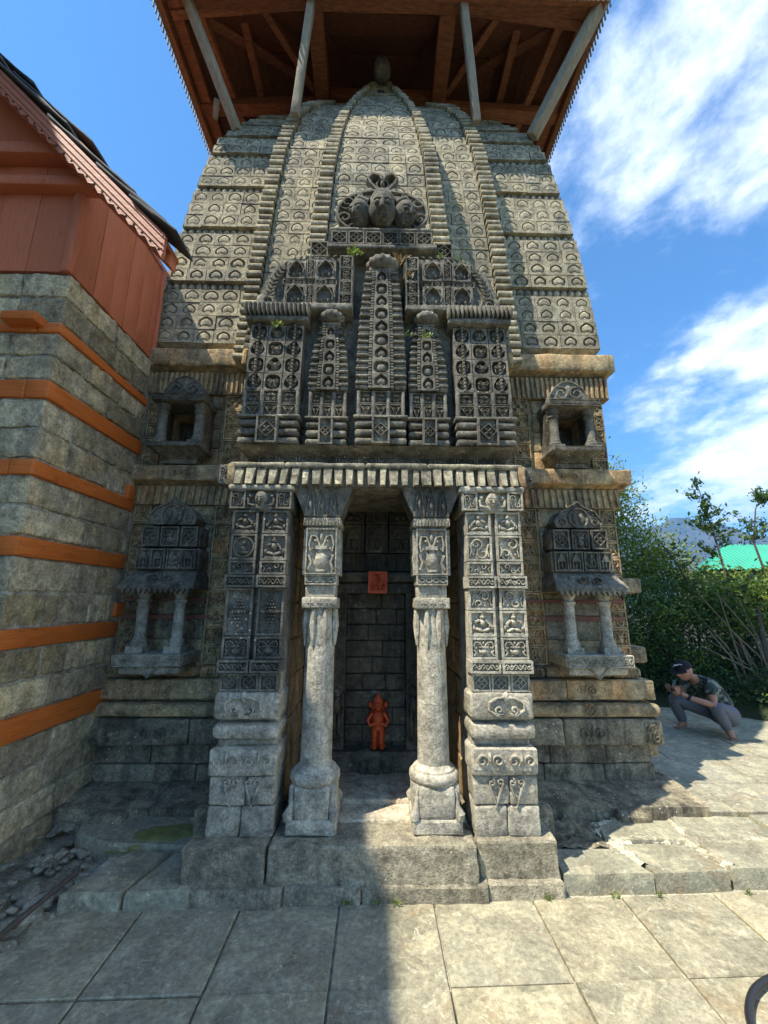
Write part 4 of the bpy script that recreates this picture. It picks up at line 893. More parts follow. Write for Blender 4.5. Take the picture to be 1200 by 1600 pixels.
for i, x1 in enumerate((-.62, -.08, .34, .99)): b = MB(); b.rock(x, x1-.004, 2.622, 2.95, 2.425, 2.462, .012, .005, .06, 7, i); obj('cornice_top', b, 'cornice_stone', cor); x = x1
for s in (-1, 1):
    b = MB(); b.rock(s*1.02-.045, s*1.02+.045, 2.66, 2.9, 2.31, 2.46, .03, .004, .05); o = obj('cornice_end', b, 'dark_stone', cor); place('scroll', s*1.02, 2.655, 2.32, .085, .13, 'dark_stone', cor, 'cornice_scroll', d=.014, frame=0, t=.01)
    b = MB(); b.rock(min(s*.95, s*1.0), max(s*.95, s*1.0), 2.62, 3.6, 2.30, 2.45, .01, .004, .1); obj('cornice_flank', b, 'wall_stone', cor)
for i in range(12): place('lotus', -.85+1.7*(i+.5)/12, 2.80, 2.46, .135, .105, 'dark_stone', cor, d=.02, var=i % 3)
# cella front: back wall courses, jambs, lintel, carved lintel zone
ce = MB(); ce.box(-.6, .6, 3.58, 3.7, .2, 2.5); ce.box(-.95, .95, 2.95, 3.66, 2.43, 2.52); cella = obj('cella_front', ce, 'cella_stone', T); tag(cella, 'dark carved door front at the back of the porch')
z = .47
for i in range(9):
    h = .128; x = -.245
    while x < .24:
        x1 = min(.245, x+random.uniform(.14, .34)); x1 = .245 if x1 > .18 else x1
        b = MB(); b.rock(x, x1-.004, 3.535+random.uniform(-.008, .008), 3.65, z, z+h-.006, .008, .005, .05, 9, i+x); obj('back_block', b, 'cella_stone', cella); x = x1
    z += h
for s in (-1, 1):
    b = MB(); x0, x1 = min(s*.245, s*.33), max(s*.245, s*.33); b.box(x0, x1, 3.46, 3.62, .44, 1.62); J = obj('door_jamb', b, 'cella_stone', cella)
    for i in range(5): place('vine', s*.288, 3.458, .93+i*.135, .08, .132, 'cella_stone', cella, 'jamb_panel', d=.014, frame=.006, t=.02)
    b = MB(); x0, x1 = min(s*.335, s*.56), max(s*.335, s*.56); b.box(x0, x1, 3.50, 3.62, .44, 1.80); obj('door_jamb', b, 'cella_stone', cella)
    for i in range(6): place('scroll', s*.42, 3.498, .93+i*.14, .15, .135, 'cella_stone', cella, 'jamb_panel', d=.016, frame=.006, t=.02, var=i)
    b = MB(); fx = s*.30; head(b, (fx, 3.43, .86), .034); b.dome(fx, .76, .038, .07, .05, 3.46); b.dome(fx-.018, .63, .02, .10, .04, 3.46); b.dome(fx+.018, .63, .02, .10, .04, 3.46)
    for d in (-1, 1): b.ridge([(fx+d*.034, .81), (fx+d*.055, .74), (fx+d*.04, .68)], .018, .035, 3.46)
    b.ridge(spiral(fx, .87, .06, .06, 0, 1, 16), .012, .02, 3.46); obj('guardian_relief', b, 'cella_stone', cella)
    place('scrollpair', s*.31, 3.455, .47, .14, .07, 'cella_stone', cella, 'jamb_panel', d=.018, frame=0, t=.02)
b = MB(); b.rock(-.5, .5, 3.42, 3.62, .28, .435, .012, .006, .06); obj('threshold', b, 'cella_stone', cella); b = MB(); b.dome(0, .33, .07, .08, .04, 3.42); b.dome(-.09, .32, .04, .07, .03, 3.42); b.dome(.09, .32, .04, .07, .03, 3.42); obj('threshold_carving', b, 'cella_stone', cella)
b = MB(); b.rock(-.36, .36, 3.45, 3.62, 1.615, 1.70, .01, .004, .07); obj('lintel', b, 'cella_stone', cella); b = MB(); b.rock(-.5, .5, 3.40, 3.62, 1.705, 1.79, .02, .004, .07); obj('lintel', b, 'cella_stone', cella)
for i in range(6): place('flames', -.42+.168*i, 3.46, 1.80, .16, .14, 'cella_stone', cella, d=.02, var=i, frame=.006)
for i in range(5): place('shrine', -.40+.20*i, 3.45, 1.95, .185, .23, 'cella_stone', cella, d=.03, var=i)
for i in range(5): place('figure' if i % 2 else 'shrine', -.40+.20*i, 3.45, 2.19, .185, .26, 'cella_stone', cella, d=.03, var=i+2)
pl = place('figure', .01, 3.385, 1.615, .155, .175, 'vermilion', cella, 'lintel_plaque', d=.022, frame=.018, t=.04, var=1); tag(pl, 'orange painted square plaque on the lintel')
b = MB(); b.box(-.06, .06, 3.372, 3.374, 1.64, 1.66); b = MB()
# stone figure, painted orange, standing before the back wall
st = MB(); fx, fy, fz = .022, 3.47, .455
st.prism([(fx-.055, fz), (fx+.055, fz), (fx+.05, fz+.12), (fx+.058, fz+.22), (fx+.045, fz+.30), (fx, fz+.35), (fx-.045, fz+.30), (fx-.058, fz+.22), (fx-.05, fz+.12)], fy+.03, fy+.062)
ST = tag(obj('statue', st, 'vermilion', None), 'small orange painted stone deity standing at the dark back wall', 'statue')
b = MB(); b.dome(fx, fz+.205, .056, .075, .085, fy+.03, 14, 4); b.dome(fx-.027, fz+.085, .028, .10, .075, fy+.03, 10, 4); b.dome(fx+.027, fz+.085, .028, .10, .075, fy+.03, 10, 4); b.dome(fx, fz+.14, .058, .035, .08, fy+.03, 12, 3)
for d in (-1, 1): b.ridge([(fx+d*.045, fz+.255), (fx+d*.078, fz+.20), (fx+d*.06, fz+.165), (fx+d*.02, fz+.185)], .03, .085, fy+.03); b.dome(fx+d*.06, fz+.30, .02, .03, .04, fy+.03, 8, 3)
b.dome(fx-.03, fz+.008, .03, .016, .10, fy+.03, 8, 3); b.dome(fx+.03, fz+.008, .03, .016, .10, fy+.03, 8, 3); obj('statue_body', b, 'vermilion', ST)
b = MB(); head(b, (fx, fy-.035, fz+.305), .042, 0, 0, 30, 24, .8, True); obj('statue_head', b, 'vermilion', ST); b = MB(); b.lathe([(.04, 0), (.042, .012), (.032, .03), (.014, .055), (.003, .07)], fx, fy-.02, 14)
put('crown', b.mesh('crown', (fx, fy-.02, 0)), 'vermilion', ST, (fx, fy-.02, fz+.325))

# ------------------------------------------------------------------ carved front above the porch
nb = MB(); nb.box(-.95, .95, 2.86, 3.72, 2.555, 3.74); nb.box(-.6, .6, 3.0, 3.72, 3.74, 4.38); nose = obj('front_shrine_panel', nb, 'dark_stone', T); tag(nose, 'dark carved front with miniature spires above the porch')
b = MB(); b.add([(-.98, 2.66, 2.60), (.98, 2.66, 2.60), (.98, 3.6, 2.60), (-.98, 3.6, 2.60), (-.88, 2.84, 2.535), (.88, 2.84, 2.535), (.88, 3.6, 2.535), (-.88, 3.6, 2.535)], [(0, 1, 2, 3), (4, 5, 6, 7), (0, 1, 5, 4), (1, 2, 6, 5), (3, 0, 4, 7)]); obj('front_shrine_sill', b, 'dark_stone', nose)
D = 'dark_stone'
G_cusp = lambda p: G_round(p)*(.98-.10*abs(math.sin(4*p)) if p < 1.7 else .98)
def base_mould(cx, w, z0, yf, mat=D):
    h = .066
    for i in range(3):
        q = MB(); q.rock(cx-w/2, cx+w/2, yf, 2.95, z0+i*h+.008, z0+(i+1)*h-.012, .018, .003, .05, 8, cx+i); obj('base_moulding', q, mat, nose)
    place('lotus', cx, yf-.012, z0, w*.34, h*3+.004, mat, nose, d=.024)
    q = MB(); q.rock(cx-w/2-.01, cx+w/2+.01, yf-.01, 2.95, z0+h*3, z0+h*3+.022, .008, .003, .05, 8, cx); obj('base_moulding', q, mat, nose)
def pilasters(cx, w, z0, z1, yf, n, mat=D):
    b = MB(); b.box(cx-w/2, cx+w/2, yf+.025, 2.95, z0, z1); obj('pilaster_core', b, mat, nose)
    for i in range(n+1):
        x = cx-w/2+w*i/n; q = MB(); q.rock(x-.011, x+.011, yf-.012, yf+.05, z0, z1, .006, .002, .06); obj('pilaster', q, mat, nose)
    zm = z0+(z1-z0)*.5
    for i in range(n):
        x = cx-w/2+w*(i+.5)/n; ww = w/n-.02; place('bud', x, yf+.02, z0+.004, ww, zm-z0-.012, mat, nose, d=.026, frame=.005, t=.02, var=i); place('sprout', x, yf+.02, zm+.004, ww, z1-zm-.01, mat, nose, d=.026, frame=.004, t=.02, var=i)
    q = MB(); q.rock(cx-w/2, cx+w/2, yf, yf+.05, zm-.009, zm+.009, .005, .002, .06); obj('pilaster_band', q, mat, nose)
def spire(cx, w0, w1, z0, z1, yf0, yf1, nt_, mat=D):
    """miniature tower: each tier has a centre block between stacked ribbed slabs"""
    for i in range(nt_):
        u = i/(nt_-1); w_ = w0+(w1-w0)*u**1.9; y = yf0+(yf1-yf0)*u; a = z0+(z1-z0)*i/nt_; h = (z1-z0)/nt_
        cw = w_*.36
        b = MB(); b.box(cx-w_/2+.01, cx+w_/2-.01, y+.03, 2.98, a, a+h); obj('spire_core', b, mat, nose)
        if i % 2 == 0 or h > .07:
            hh = h*2 if h <= .07 else h
            b = MB(); b.cell(-cw/2, cw/2, 0, hh-.004, 0, G_round if i % 4 else G_heart, .92, .035, .58, .006, 16, .35); b.box(-cw/2, cw/2, .031, .1, 0, hh-.004); b.add([(-cw/2, 0, 0), (-cw/2, 0, hh-.004), (-cw/2, .04, hh-.004), (-cw/2, .04, 0), (cw/2, 0, 0), (cw/2, 0, hh-.004), (cw/2, .04, hh-.004), (cw/2, .04, 0)], [(0, 1, 2, 3), (4, 5, 6, 7)])
            put('spire_block', b.mesh('spire_block'), mat, nose, (cx, y-.014, a))
            for d in (-1, 1):
                q = MB(); sw = .026
                for j in range(5): q.rock(-sw/2, sw/2, -.012, .04, hh*j/5+.002, hh*(j+1)/5-.004, .005, 0, 1)
                put('spire_rib', q.mesh('spire_rib'), mat, nose, (cx+d*(cw/2+sw/2+.002), y, a))
        for d in (-1, 1):
            sw = (w_-cw)/2-.03
            if sw < .02: continue
            q = MB(); q.rock(-sw/2, sw/2, -.008+.012*(i % 3 == 1), .07, .003, h*.55, .008, .002, .03, 9, i); q.rock(-sw/2-.004, sw/2+.004, -.02, .07, h*.6, h-.003, .008, .002, .03, 9, i+5)
            put('spire_slab', q.mesh('spire_slab'), mat, nose, (cx+d*(cw/2+.03+sw/2), y+.008, a))
    return
for s in (-1, 1):
    # outer blocks
    cx = s*.765; base_mould(cx, .42, 2.605, 2.665); pilasters(cx, .38, 2.83, 3.03, 2.70, 3)
    for r in range(4):
        z = 3.035+r*.142
        for c_ in range(3):
            w_ = .128; b = MB(); b.cell(-w_/2, w_/2, 0, .136, 0, G_round if (r+c_) % 2 else G_trefoil, .95, .05, .62, .008, 18, .35); b.box(-w_/2, w_/2, .046, .14, 0, .136)
            b.add([(-w_/2, 0, 0), (w_/2, 0, 0), (w_/2, .05, 0), (-w_/2, .05, 0), (-w_/2, 0, .136), (w_/2, 0, .136), (w_/2, .05, .136), (-w_/2, .05, .136)], [(0, 1, 2, 3), (4, 5, 6, 7), (0, 3, 7, 4), (1, 2, 6, 5)])
            for d in (-1, 1): b.ridge(spiral(d*.022, .075, .003, .02, 0, 1.2*d, 9), .008, .012, .006)
            put('oval_block', b.mesh('oval_block'), D, nose, (cx+(c_-1)*.134, 2.705+.012*r, z+random.uniform(-.002, .002)), (-.06, 0, 0))
        for c_ in (-.5, .5):
            q = MB()
            for j in range(5): q.rock(-.009, .009, -.01, .05, .136*j/5+.003, .136*(j+1)/5-.003, .005, 0, 1)
            put('rib_strip', q.mesh('rib_strip'), D, nose, (cx+c_*.268, 2.70+.012*r, z))
    b = MB(); b.box(cx-.2, cx+.2, 2.80, 3.0, 3.03, 3.62); obj('block_core', b, D, nose)
    b = MB(); b.rock(cx-.24, cx+.24, 2.70, 2.98, 3.605, 3.655, .02, .004, .06); obj('petal_cornice', b, D, nose); b = MB(); np_ = 15
    for i in range(np_): x = cx-.25+.50*(i+.5)/np_; b.ball((x, 2.715, 3.70), .058, 8, 6, (.30, .95, 1.05))
    b.rock(cx-.24, cx+.24, 2.73, 2.98, 3.655, 3.755, .03, .003, .08); obj('petal_cornice', b, D, nose)
    b = MB(); b.rock(min(s*.985, s*1.04), max(s*.985, s*1.04), 2.8, 3.1, 3.30, 3.44, .02, .006, .05); obj('flank_stone', b, 'wall_stone', nose); b = MB(); b.rock(min(s*.96, s*1.06), max(s*.96, s*1.06), 2.95, 3.4, 3.05, 3.28, .02, .006, .06); obj('flank_stone', b, 'wall_stone', nose)
    b = MB(); b.rock(min(s*.93, s*1.0), max(s*.93, s*1.0), 2.86, 3.6, 2.62, 3.55, .02, .006, .1); obj('flank_stone', b, 'dark_stone', nose)
    # side spires
    cx = s*.362; base_mould(cx, .29, 2.605, 2.685); pilasters(cx, .25, 2.83, 3.03, 2.72, 3); spire(cx, .285, .17, 3.035, 3.60, 2.70, 2.76, 10)
    q = MB(); q.rock(cx-.07, cx+.07, 2.74, 2.9, 3.60, 3.63, .01, .002); obj('spire_neck', q, D, nose); put('ribbed_disc', amalaka(.102, .10), D, nose, (cx+.005, 2.775, 3.63))
    # panel with four cusped openings, arched on its outer side
    oz = 3.745; arc = [(s*.21, oz), (s*.90, oz), (s*.945, oz+.05), (s*.93, oz+.20), (s*.88, oz+.34), (s*.80, oz+.43), (s*.68, oz+.49), (s*.52, oz+.51), (s*.21, oz+.51)]
    if s < 0: arc = arc[::-1]
    b = MB(); b.prism(arc, 2.80, 3.2); wp = obj('window_panel', b, D, nose)
    b = MB(); b.rock(min(s*.20, s*.92), max(s*.20, s*.92), 2.70, 3.0, oz-.035, oz+.02, .012, .005, .07); obj('panel_sill', b, D, nose)
    for i in range(4): place('vine', s*.262, 2.775, oz+.03+i*.117, .105, .115, D, nose, 'scroll_border', d=.022, frame=.01, t=.05, var=0)
    q = MB(); q.rock(s*.262-.058, s*.262+.058, 2.79, 3.0, oz+.01, oz+.515, .008, .003, .08); obj('border_post', q, D, nose)
    for (px_, pz, w_, h_) in ((.425, .045, .165, .185), (.655, .045, .165, .185), (.425, .285, .165, .175), (.655, .285, .15, .165)):
        b = MB(); b.cell(-w_/2, w_/2, 0, h_, 0, G_cusp, 1.0, .14, .34, .0, 24, .55); b.add([(-w_/2, 0, 0), (w_/2, 0, 0), (w_/2, .06, 0), (-w_/2, .06, 0), (-w_/2, 0, h_), (w_/2, 0, h_), (w_/2, .06, h_), (-w_/2, .06, h_)], [(0, 1, 2, 3), (4, 5, 6, 7), (0, 3, 7, 4), (1, 2, 6, 5)])
        b.ridge([(-w_*.36, h_*.22), (-w_*.40, h_*.5), (-w_*.22, h_*.78), (0, h_*.95), (w_*.22, h_*.78), (w_*.40, h_*.5), (w_*.36, h_*.22)], .010, .012, 0)
        for d in (-1, 0, 1): b.dome(d*.026, h_*.34+(.022 if d == 0 else 0), .017, .03, .05, .06, 8, 3)
        put('cusped_opening', b.mesh('cusped_opening'), D, nose, (s*px_, 2.765, oz+pz))
    for i, (px_, pz, w_, h_, k_) in enumerate(((.54, .045, .06, .185, 'vine'), (.54, .285, .06, .175, 'vine'))): place(k_, s*px_, 2.785, oz+pz, w_, h_, D, nose, 'scroll_border', d=.022, frame=.006, t=.03)
    for i in range(5): place('lotus', s*(.375+.085*i), 2.785, oz+.233, .082, .048, D, nose, 'diamond_band', d=.016, frame=.006, t=.03)
    # leafy arched border with its curl
    outer = [(.80, .03), (.845, .08), (.85, .18), (.82, .29), (.76, .39), (.66, .455), (.52, .475), (.34, .48)]
    b = MB(); b.ridge([(s*x_, oz+z_) for x_, z_ in outer], .06, .02, 2.80); obj('leaf_border', b, D, nose)
    for j in range(len(outer)-1):
        for q_ in range(3):
            u = (q_+.5)/3; x_ = outer[j][0]+(outer[j+1][0]-outer[j][0])*u; z_ = outer[j][1]+(outer[j+1][1]-outer[j][1])*u; dx, dz = outer[j+1][0]-outer[j][0], outer[j+1][1]-outer[j][1]; l_ = math.hypot(dx, dz); tx, tz = dx/l_, dz/l_
            b = MB()
            for e in (-1, 1): nx, nz = -tz*e, tx*e; b.ridge([(0, 0), (s*(nx*.022+tx*.010), nz*.022+tz*.010), (s*(nx*.036+tx*.034), nz*.036+tz*.034)], .015, .018, 0, taper=True)
            put('border_leaf', b.mesh('border_leaf'), D, nose, (s*x_, 2.782, oz+z_))
    b = MB(); b.ridge(spiral(s*.865, oz+.075, .012, .062, 0, 1.5*s, 18), .018, .03, 2.785, taper=True); b.rock(s*.88-.08, s*.88+.08, 2.78, 3.0, oz+.0, oz+.16, .03, .004, .06); obj('border_curl', b, D, nose)
    for i in range(3):
        q = MB(); q.rock(min(s*(.955+.012*i), s*1.05), max(s*(.955+.012*i), s*1.05), 2.84+.02*i, 3.2, 3.45+.085*i, 3.45+.085*i+.06, .02, .004, .05); obj('edge_slab', q, D, nose)
# central spire
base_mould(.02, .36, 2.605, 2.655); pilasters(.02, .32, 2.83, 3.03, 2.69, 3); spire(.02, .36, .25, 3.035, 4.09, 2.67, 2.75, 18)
q = MB(); q.rock(-.08, .12, 2.74, 2.95, 4.09, 4.13, .01, .003); obj('spire_neck', q, D, nose); put('ribbed_disc', amalaka(.135, .12), D, nose, (.025, 2.80, 4.12))
# panel with three faces above
b = MB(); b.rock(-.40, .44, 2.84, 3.3, 4.40, 4.55, .015, .005, .07); fp = obj('face_panel', b, D, T); tag(fp, 'medallion with three carved faces on the central rib')
b = MB(); b.rock(-.43, .47, 2.81, 3.3, 4.375, 4.415, .012, .004, .06); obj('face_sill', b, D, fp); b = MB(); b.rock(-.41, .45, 2.81, 3.3, 4.545, 4.58, .012, .004, .06); obj('face_sill', b, D, fp)
for i in range(6): place('lotus', -.33+.14*i, 2.835, 4.415, .132, .128, D, fp, 'diamond_panel', d=.022)
for s in (-1, 1):
    place('lotus', .02+s*.53, 2.95, 4.40, .15, .15, D, fp, 'diamond_panel', d=.025, t=.2); q = MB(); q.rock(.02+s*.53-.085, .02+s*.53+.085, 2.93, 3.2, 4.36, 4.40, .01, .003); obj('face_sill', q, D, fp)
b = MB(); ring = [(.022+.385*math.cos(a)*(1.0), 4.80+.235*math.sin(a)) for a in [2*PI*i/40 for i in range(40)]]; b.prism(ring, 2.90, 3.3); obj('medallion', b, D, fp)
b = MB(); b.ridge(ring, .03, .03, 2.90, closed=True); obj('medallion_rim', b, D, fp)
for s in (-1, 1):
    b = MB()
    for (x_, z_, r_, a_, t_) in ((.30, 4.90, .07, 0, 1.4), (.32, 4.74, .065, 2, -1.4), (.25, 4.64, .045, 1, 1.3), (.20, 4.97, .045, 4, 1.3)):
        b.ridge(spiral(.022+s*x_, z_, .01, r_, a_, t_*s, 16), .022, .035, 2.90, taper=True)
    for q_ in range(5): b.ridge([(.022+s*(.06+.0*q_), 4.99-.012*q_), (.022+s*(.17+.01*q_), 4.96-.02*q_), (.022+s*(.30-.03*q_), 4.90-.03*q_+.02)], .014, .03+.008*q_, 2.90, taper=True)
    obj('foliage_carving', b, D, fp)
    b = MB(); head(b, (.022+s*.185, 2.88, 4.765), .125, s*.5, .38, 44, 34, .9, True); obj('carved_face', b, D, fp)
    b = MB(); b.tube([(.022+s*.125, 2.85, 4.87), (.022+s*.19, 2.83, 4.885), (.022+s*.27, 2.87, 4.84)], [.03, .035, .02], 8); obj('carved_hair', b, D, fp)
b = MB(); head(b, (.022, 2.83, 4.75), .145, 0, .36, 48, 38, .9, True); obj('carved_face', b, D, fp)
b = MB(); b.lathe([(.098, 0), (.112, .02), (.105, .06), (.085, .10), (.05, .13), (.01, .14)], 0, 0, 28, True, lambda a: 1-.07*abs(math.cos(7*a))); put('carved_crown', b.mesh('carved_crown'), D, fp, (.022, 2.875, 4.855), (.25, 0, 0))
b = MB(); y_ = 2.98
for s in (-1, 1):
    b.ridge([(.022+s*.03, 5.02), (.022+s*.04, 5.09), (.022+s*.10, 5.16), (.022+s*.13, 5.22), (.022+s*.09, 5.27), (.022+s*.03, 5.255), (.022, 5.20)], .035, .07, y_); b.ball((.022+s*.11, 2.95, 5.08), .052, 10, 8, (1, .9, .85))
    b.ridge([(.022+s*.02, 5.10), (.022+s*.055, 5.17), (.022+s*.03, 5.22)], .02, .05, y_)
b.dome(.022, 5.18, .025, .05, .07, y_); b.prism([(-.09, 4.98), (.13, 4.98), (.10, 5.14), (.13, 5.26), (-.09, 5.26), (-.06, 5.14)], 2.98, 3.36); obj('crest_carving', b, D, fp)

# ------------------------------------------------------------------ timber canopy over the tower
E_, ZE = 2.62, 8.35
cb = MB(); cb.add([(-E_-.02, A-E_-.02, ZE+.10), (E_+.02, A-E_-.02, ZE+.10), (E_+.02, A+E_+.02, ZE+.10), (-E_-.02, A+E_+.02, ZE+.10), (0, A, ZE+2.1), (0, A, ZE+2.0)], [(0, 1, 4), (1, 2, 4), (2, 3, 4), (3, 0, 4)]+[(1, 0, 5), (2, 1, 5), (3, 2, 5), (0, 3, 5)])
canopy = obj('canopy_roof', cb, 'slate', T); tag(canopy, 'square timber canopy roof over the tower top')
CW = 'canopy_wood'; NPL = 8
slope = 1.85/E_
def soffit(side):       # boards under one slope, running level, each a plank
    for i in range(NPL):
        d0, d1 = E_*(1-i/NPL), E_*(1-(i+1)/NPL); z0, z1 = ZE+.06+slope*(E_-d0)*.95, ZE+.06+slope*(E_-d1)*.95; l0, l1 = d0, d1; st_ = .012*(i % 2)
        segs = [(-1, -.35), (-.35, .33), (.33, 1)]
        for a_, c_ in segs:
            p = [(a_*l0+.004, -d0, z0-st_), (c_*l0-.004, -d0, z0-st_), (c_*l1-.004, -d1-.006, z1-st_), (a_*l1+.004, -d1-.006, z1-st_)]
            if i == NPL-1: p = [(a_*l0+.004, -d0, z0-st_), (c_*l0-.004, -d0, z0-st_), (c_*.05, -.05, z1-st_), (a_*.05, -.05, z1-st_)]
            R_ = Matrix.Rotation(side*PI/2, 3, 'Z'); v0 = [R_ @ Vector(q_) for q_ in p]; v = [(q_.x, q_.y+A, q_.z) for q_ in v0]+[(q_.x, q_.y+A, q_.z+.025) for q_ in v0]
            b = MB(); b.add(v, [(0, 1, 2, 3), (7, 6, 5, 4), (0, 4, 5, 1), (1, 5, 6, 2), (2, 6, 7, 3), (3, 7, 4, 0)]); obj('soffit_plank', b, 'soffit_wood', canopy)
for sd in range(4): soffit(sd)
def timber(p0, p1, w_, h_, mat=CW, name='beam', parent=None, rough=.004):
    p0, p1 = Vector(p0), Vector(p1); d = (p1-p0); L = d.length; d.normalize(); upv = Vector((0, 0, 1)) if abs(d.z) < .95 else Vector((0, 1, 0)); sdv = d.cross(upv).normalized(); u = sdv.cross(d)
    b = MB(); b.rock(0, L, -w_/2, w_/2, -h_/2, h_/2, min(w_, h_)*.08, rough, .16, 5, random.uniform(0, 40)); b.v = [tuple(p0+d*x_+sdv*y_+u*z_) for x_, y_, z_ in b.v]; return obj(name, b, mat, parent or canopy)
for s in (-1, 1):
    timber((s*.80, A-E_+.02, ZE+.20), (s*.84, A-.6, ZE+.30), .20, .22)                     # long beams along the depth
    timber((s*2.45, A-E_+.03, ZE+.10), (s*2.45, A+E_-.03, ZE+.10), .14, .14); timber((s*1.75, A-E_+.3, ZE+.45), (s*1.75, A+E_-.4, ZE+.45), .10, .12)
    timber((s*.86, 4.52, ZE+.14), (s*2.55, 4.52, ZE+.08), .16, .15); timber((s*.86, 3.55, ZE+.30), (s*2.5, 3.55, ZE+.05), .09, .10)
    timber((s*2.56, A-E_, ZE+.02), (s*2.56, A+E_, ZE+.02), .05, .18, CW, 'eave_board'); timber((s*2.60, A-2.6, ZE+.05), (s*.5, A-.5, ZE+1.55), .12, .14, CW, 'hip_rafter')
    timber((s*1.5, 3.5, ZE+.28), (s*.95, 4.5, ZE+.42), .08, .10, CW, 'brace')
    timber((s*2.2, 3.45, ZE+.12), (s*2.0, 5.2, ZE+.22), .09, .10, CW, 'rafter')
timber((-2.55, A-E_+.02, ZE+.02), (2.55, A-E_+.02, ZE+.02), .05, .18, CW, 'eave_board'); timber((-2.5, A-E_+.14, ZE+.10), (2.5, A-E_+.14, ZE+.10), .14, .13); timber((-2.5, A+E_-.14, ZE+.10), (2.5, A+E_-.14, ZE+.10), .14, .13)
timber((-.9, 4.6, ZE+.42), (.9, 4.6, ZE+.42), .18, .18)
# hanging fringe of turned sticks along the eaves
for nm, f_ in (('left', lambda t: (-E_-.02, A-E_+2*E_*t)), ('right', lambda t: (E_+.02, A-E_+2*E_*t)), ('front', lambda t: (-E_+2*E_*t, A-E_-.02))):
    b = MB(); n = 95
    for i in range(n):
        x_, y_ = f_((i+.5)/n); b.lathe([(.010, 0), (.013, .02), (.008, .05), (.011, .11), (.008, .13)], 0, 0, 5); q = b.v[-(5*5+10):]; b.v[-(5*5+10):] = [(a_[0]+x_, a_[1]+y_, a_[2]+ZE-.09) for a_ in q]
    for i in range(n):
        pass
    x0, y0 = f_(0); x1, y1 = f_(1); b.tube([(x0, y0, ZE+.05), (x1, y1, ZE+.05)], .018, 6); fo = obj('eave_fringe', b, 'grey_wood', canopy); fo['kind'] = 'stuff'
# weathered struts from the tower to the eaves
for p0, p1, w_ in (((-1.80, 4.05, 7.33), (-2.26, 3.38, ZE+.02), .10), ((-.985, 3.64, 7.0), (-.80, 3.36, ZE+.06), .085), ((1.13, 3.70, 7.05), (.935, 3.33, ZE+.06), .085), ((1.90, 3.98, 7.25), (2.56, 3.34, ZE+.02), .13)):
    timber(p0, p1, w_, w_*.9, 'grey_wood', 'strut')
timber((-2.05, 3.95, 7.65), (-2.38, 4.6, ZE+.02), .07, .07, 'grey_wood', 'strut')

# ------------------------------------------------------------------ house on the left: stone courses laced with orange beams
HX, HY = -2.2, 2.53
H = tag(empty('timber_laced_house', (HX-.8, HY+.6, 0)), 'stone house laced with orange timber beams left of the temple', 'house')
core = MB(); core.box(-3.6, HX-.010, HY+.012, 3.62, -.1, 3.82); core.box(-3.6, HX-.012, 3.62, 5.5, -.1, 4.6); wallh = obj('stone_wall', core, 'mortar', H)
beams = [(.70, .86), (1.25, 1.38), (1.81, 1.94), (2.32, 2.435), (2.85, 2.99), (3.34, 3.425)]
def hstones(z0, z1):
    # flank facing the temple
    y = HY; first = True
    while y < 3.6:
        y1 = min(3.62, y+random.choice((.22, .28, .36, .45, .55))); y1 = 3.62 if y1 > 3.5 else y1
        b = MB(); b.rock(HX-.06-(.25 if first else 0), HX+random.uniform(-.004, .01), y+(.0 if first else .011), y1-.011, z0+.009, z1-.009, .008, .014, .035, 13, random.uniform(0, 90)); obj('wall_stone', b, 'house_stone', wallh); y = y1; first = False
    x = HX-.06-.25
    while x > -3.4:
        x1 = x-random.choice((.25, .33, .42, .5)); b = MB(); b.rock(x1+.009, x-.009, HY-.006+random.uniform(-.006, .006), HY+.06, z0+.009, z1-.009, .008, .014, .04, 13, random.uniform(0, 90)); obj('wall_stone', b, 'house_stone', wallh); x = x1
zprev = -.05; levels = []
for (a, b_) in beams: levels.append((zprev, a)); zprev = b_
levels.append((zprev, 3.82))
for (a, b_) in levels:
    n = max(1, int(round((b_-a)/.205)))
    for i in range(n): hstones(a+(b_-a)*i/n, a+(b_-a)*(i+1)/n)
for i, (a, b_) in enumerate(beams):
    m = (a+b_)/2; h = b_-a-.012
    q = MB(); q.rock(HX-.14, HX+.012, HY-.012, 3.63, a+.006, b_-.006, .008, .004, .09, 5, i); obj('orange_beam', q, 'orange_paint', H)
    q = MB(); q.rock(-3.45, HX-.145, HY-.01, HY+.1, a+.006, b_-.006, .008, .004, .09, 5, i+9); obj('orange_beam', q, 'orange_paint', H)
    if i in (1, 2, 3, 4): q = MB(); q.rock(HX-.02, HX+.017, HY+.0, HY+.16+.05*(i % 2), a+.008, a+h*.55, .006, .003, .06); obj('beam_joint', q, 'orange_paint', H)
q = MB(); q.rock(HX-.33, HX-.10, HY-.10, HY+.1, 3.38, 3.445, .01, .004, .06); obj('beam_end', q, 'orange_paint', H)
q = MB(); q.rock(HX-.05, HX+.03, 3.50, 3.60, 2.42, 2.55, .008, .003); obj('beam_end', q, 'orange_paint', H); q = MB(); q.rock(HX-.05, HX+.035, 3.55, 3.66, 1.42, 1.53, .008, .003); obj('beam_end', q, 'orange_paint', H)
ZR0 = lambda x: 3.90+1.0417*(-1.43-x)-.018
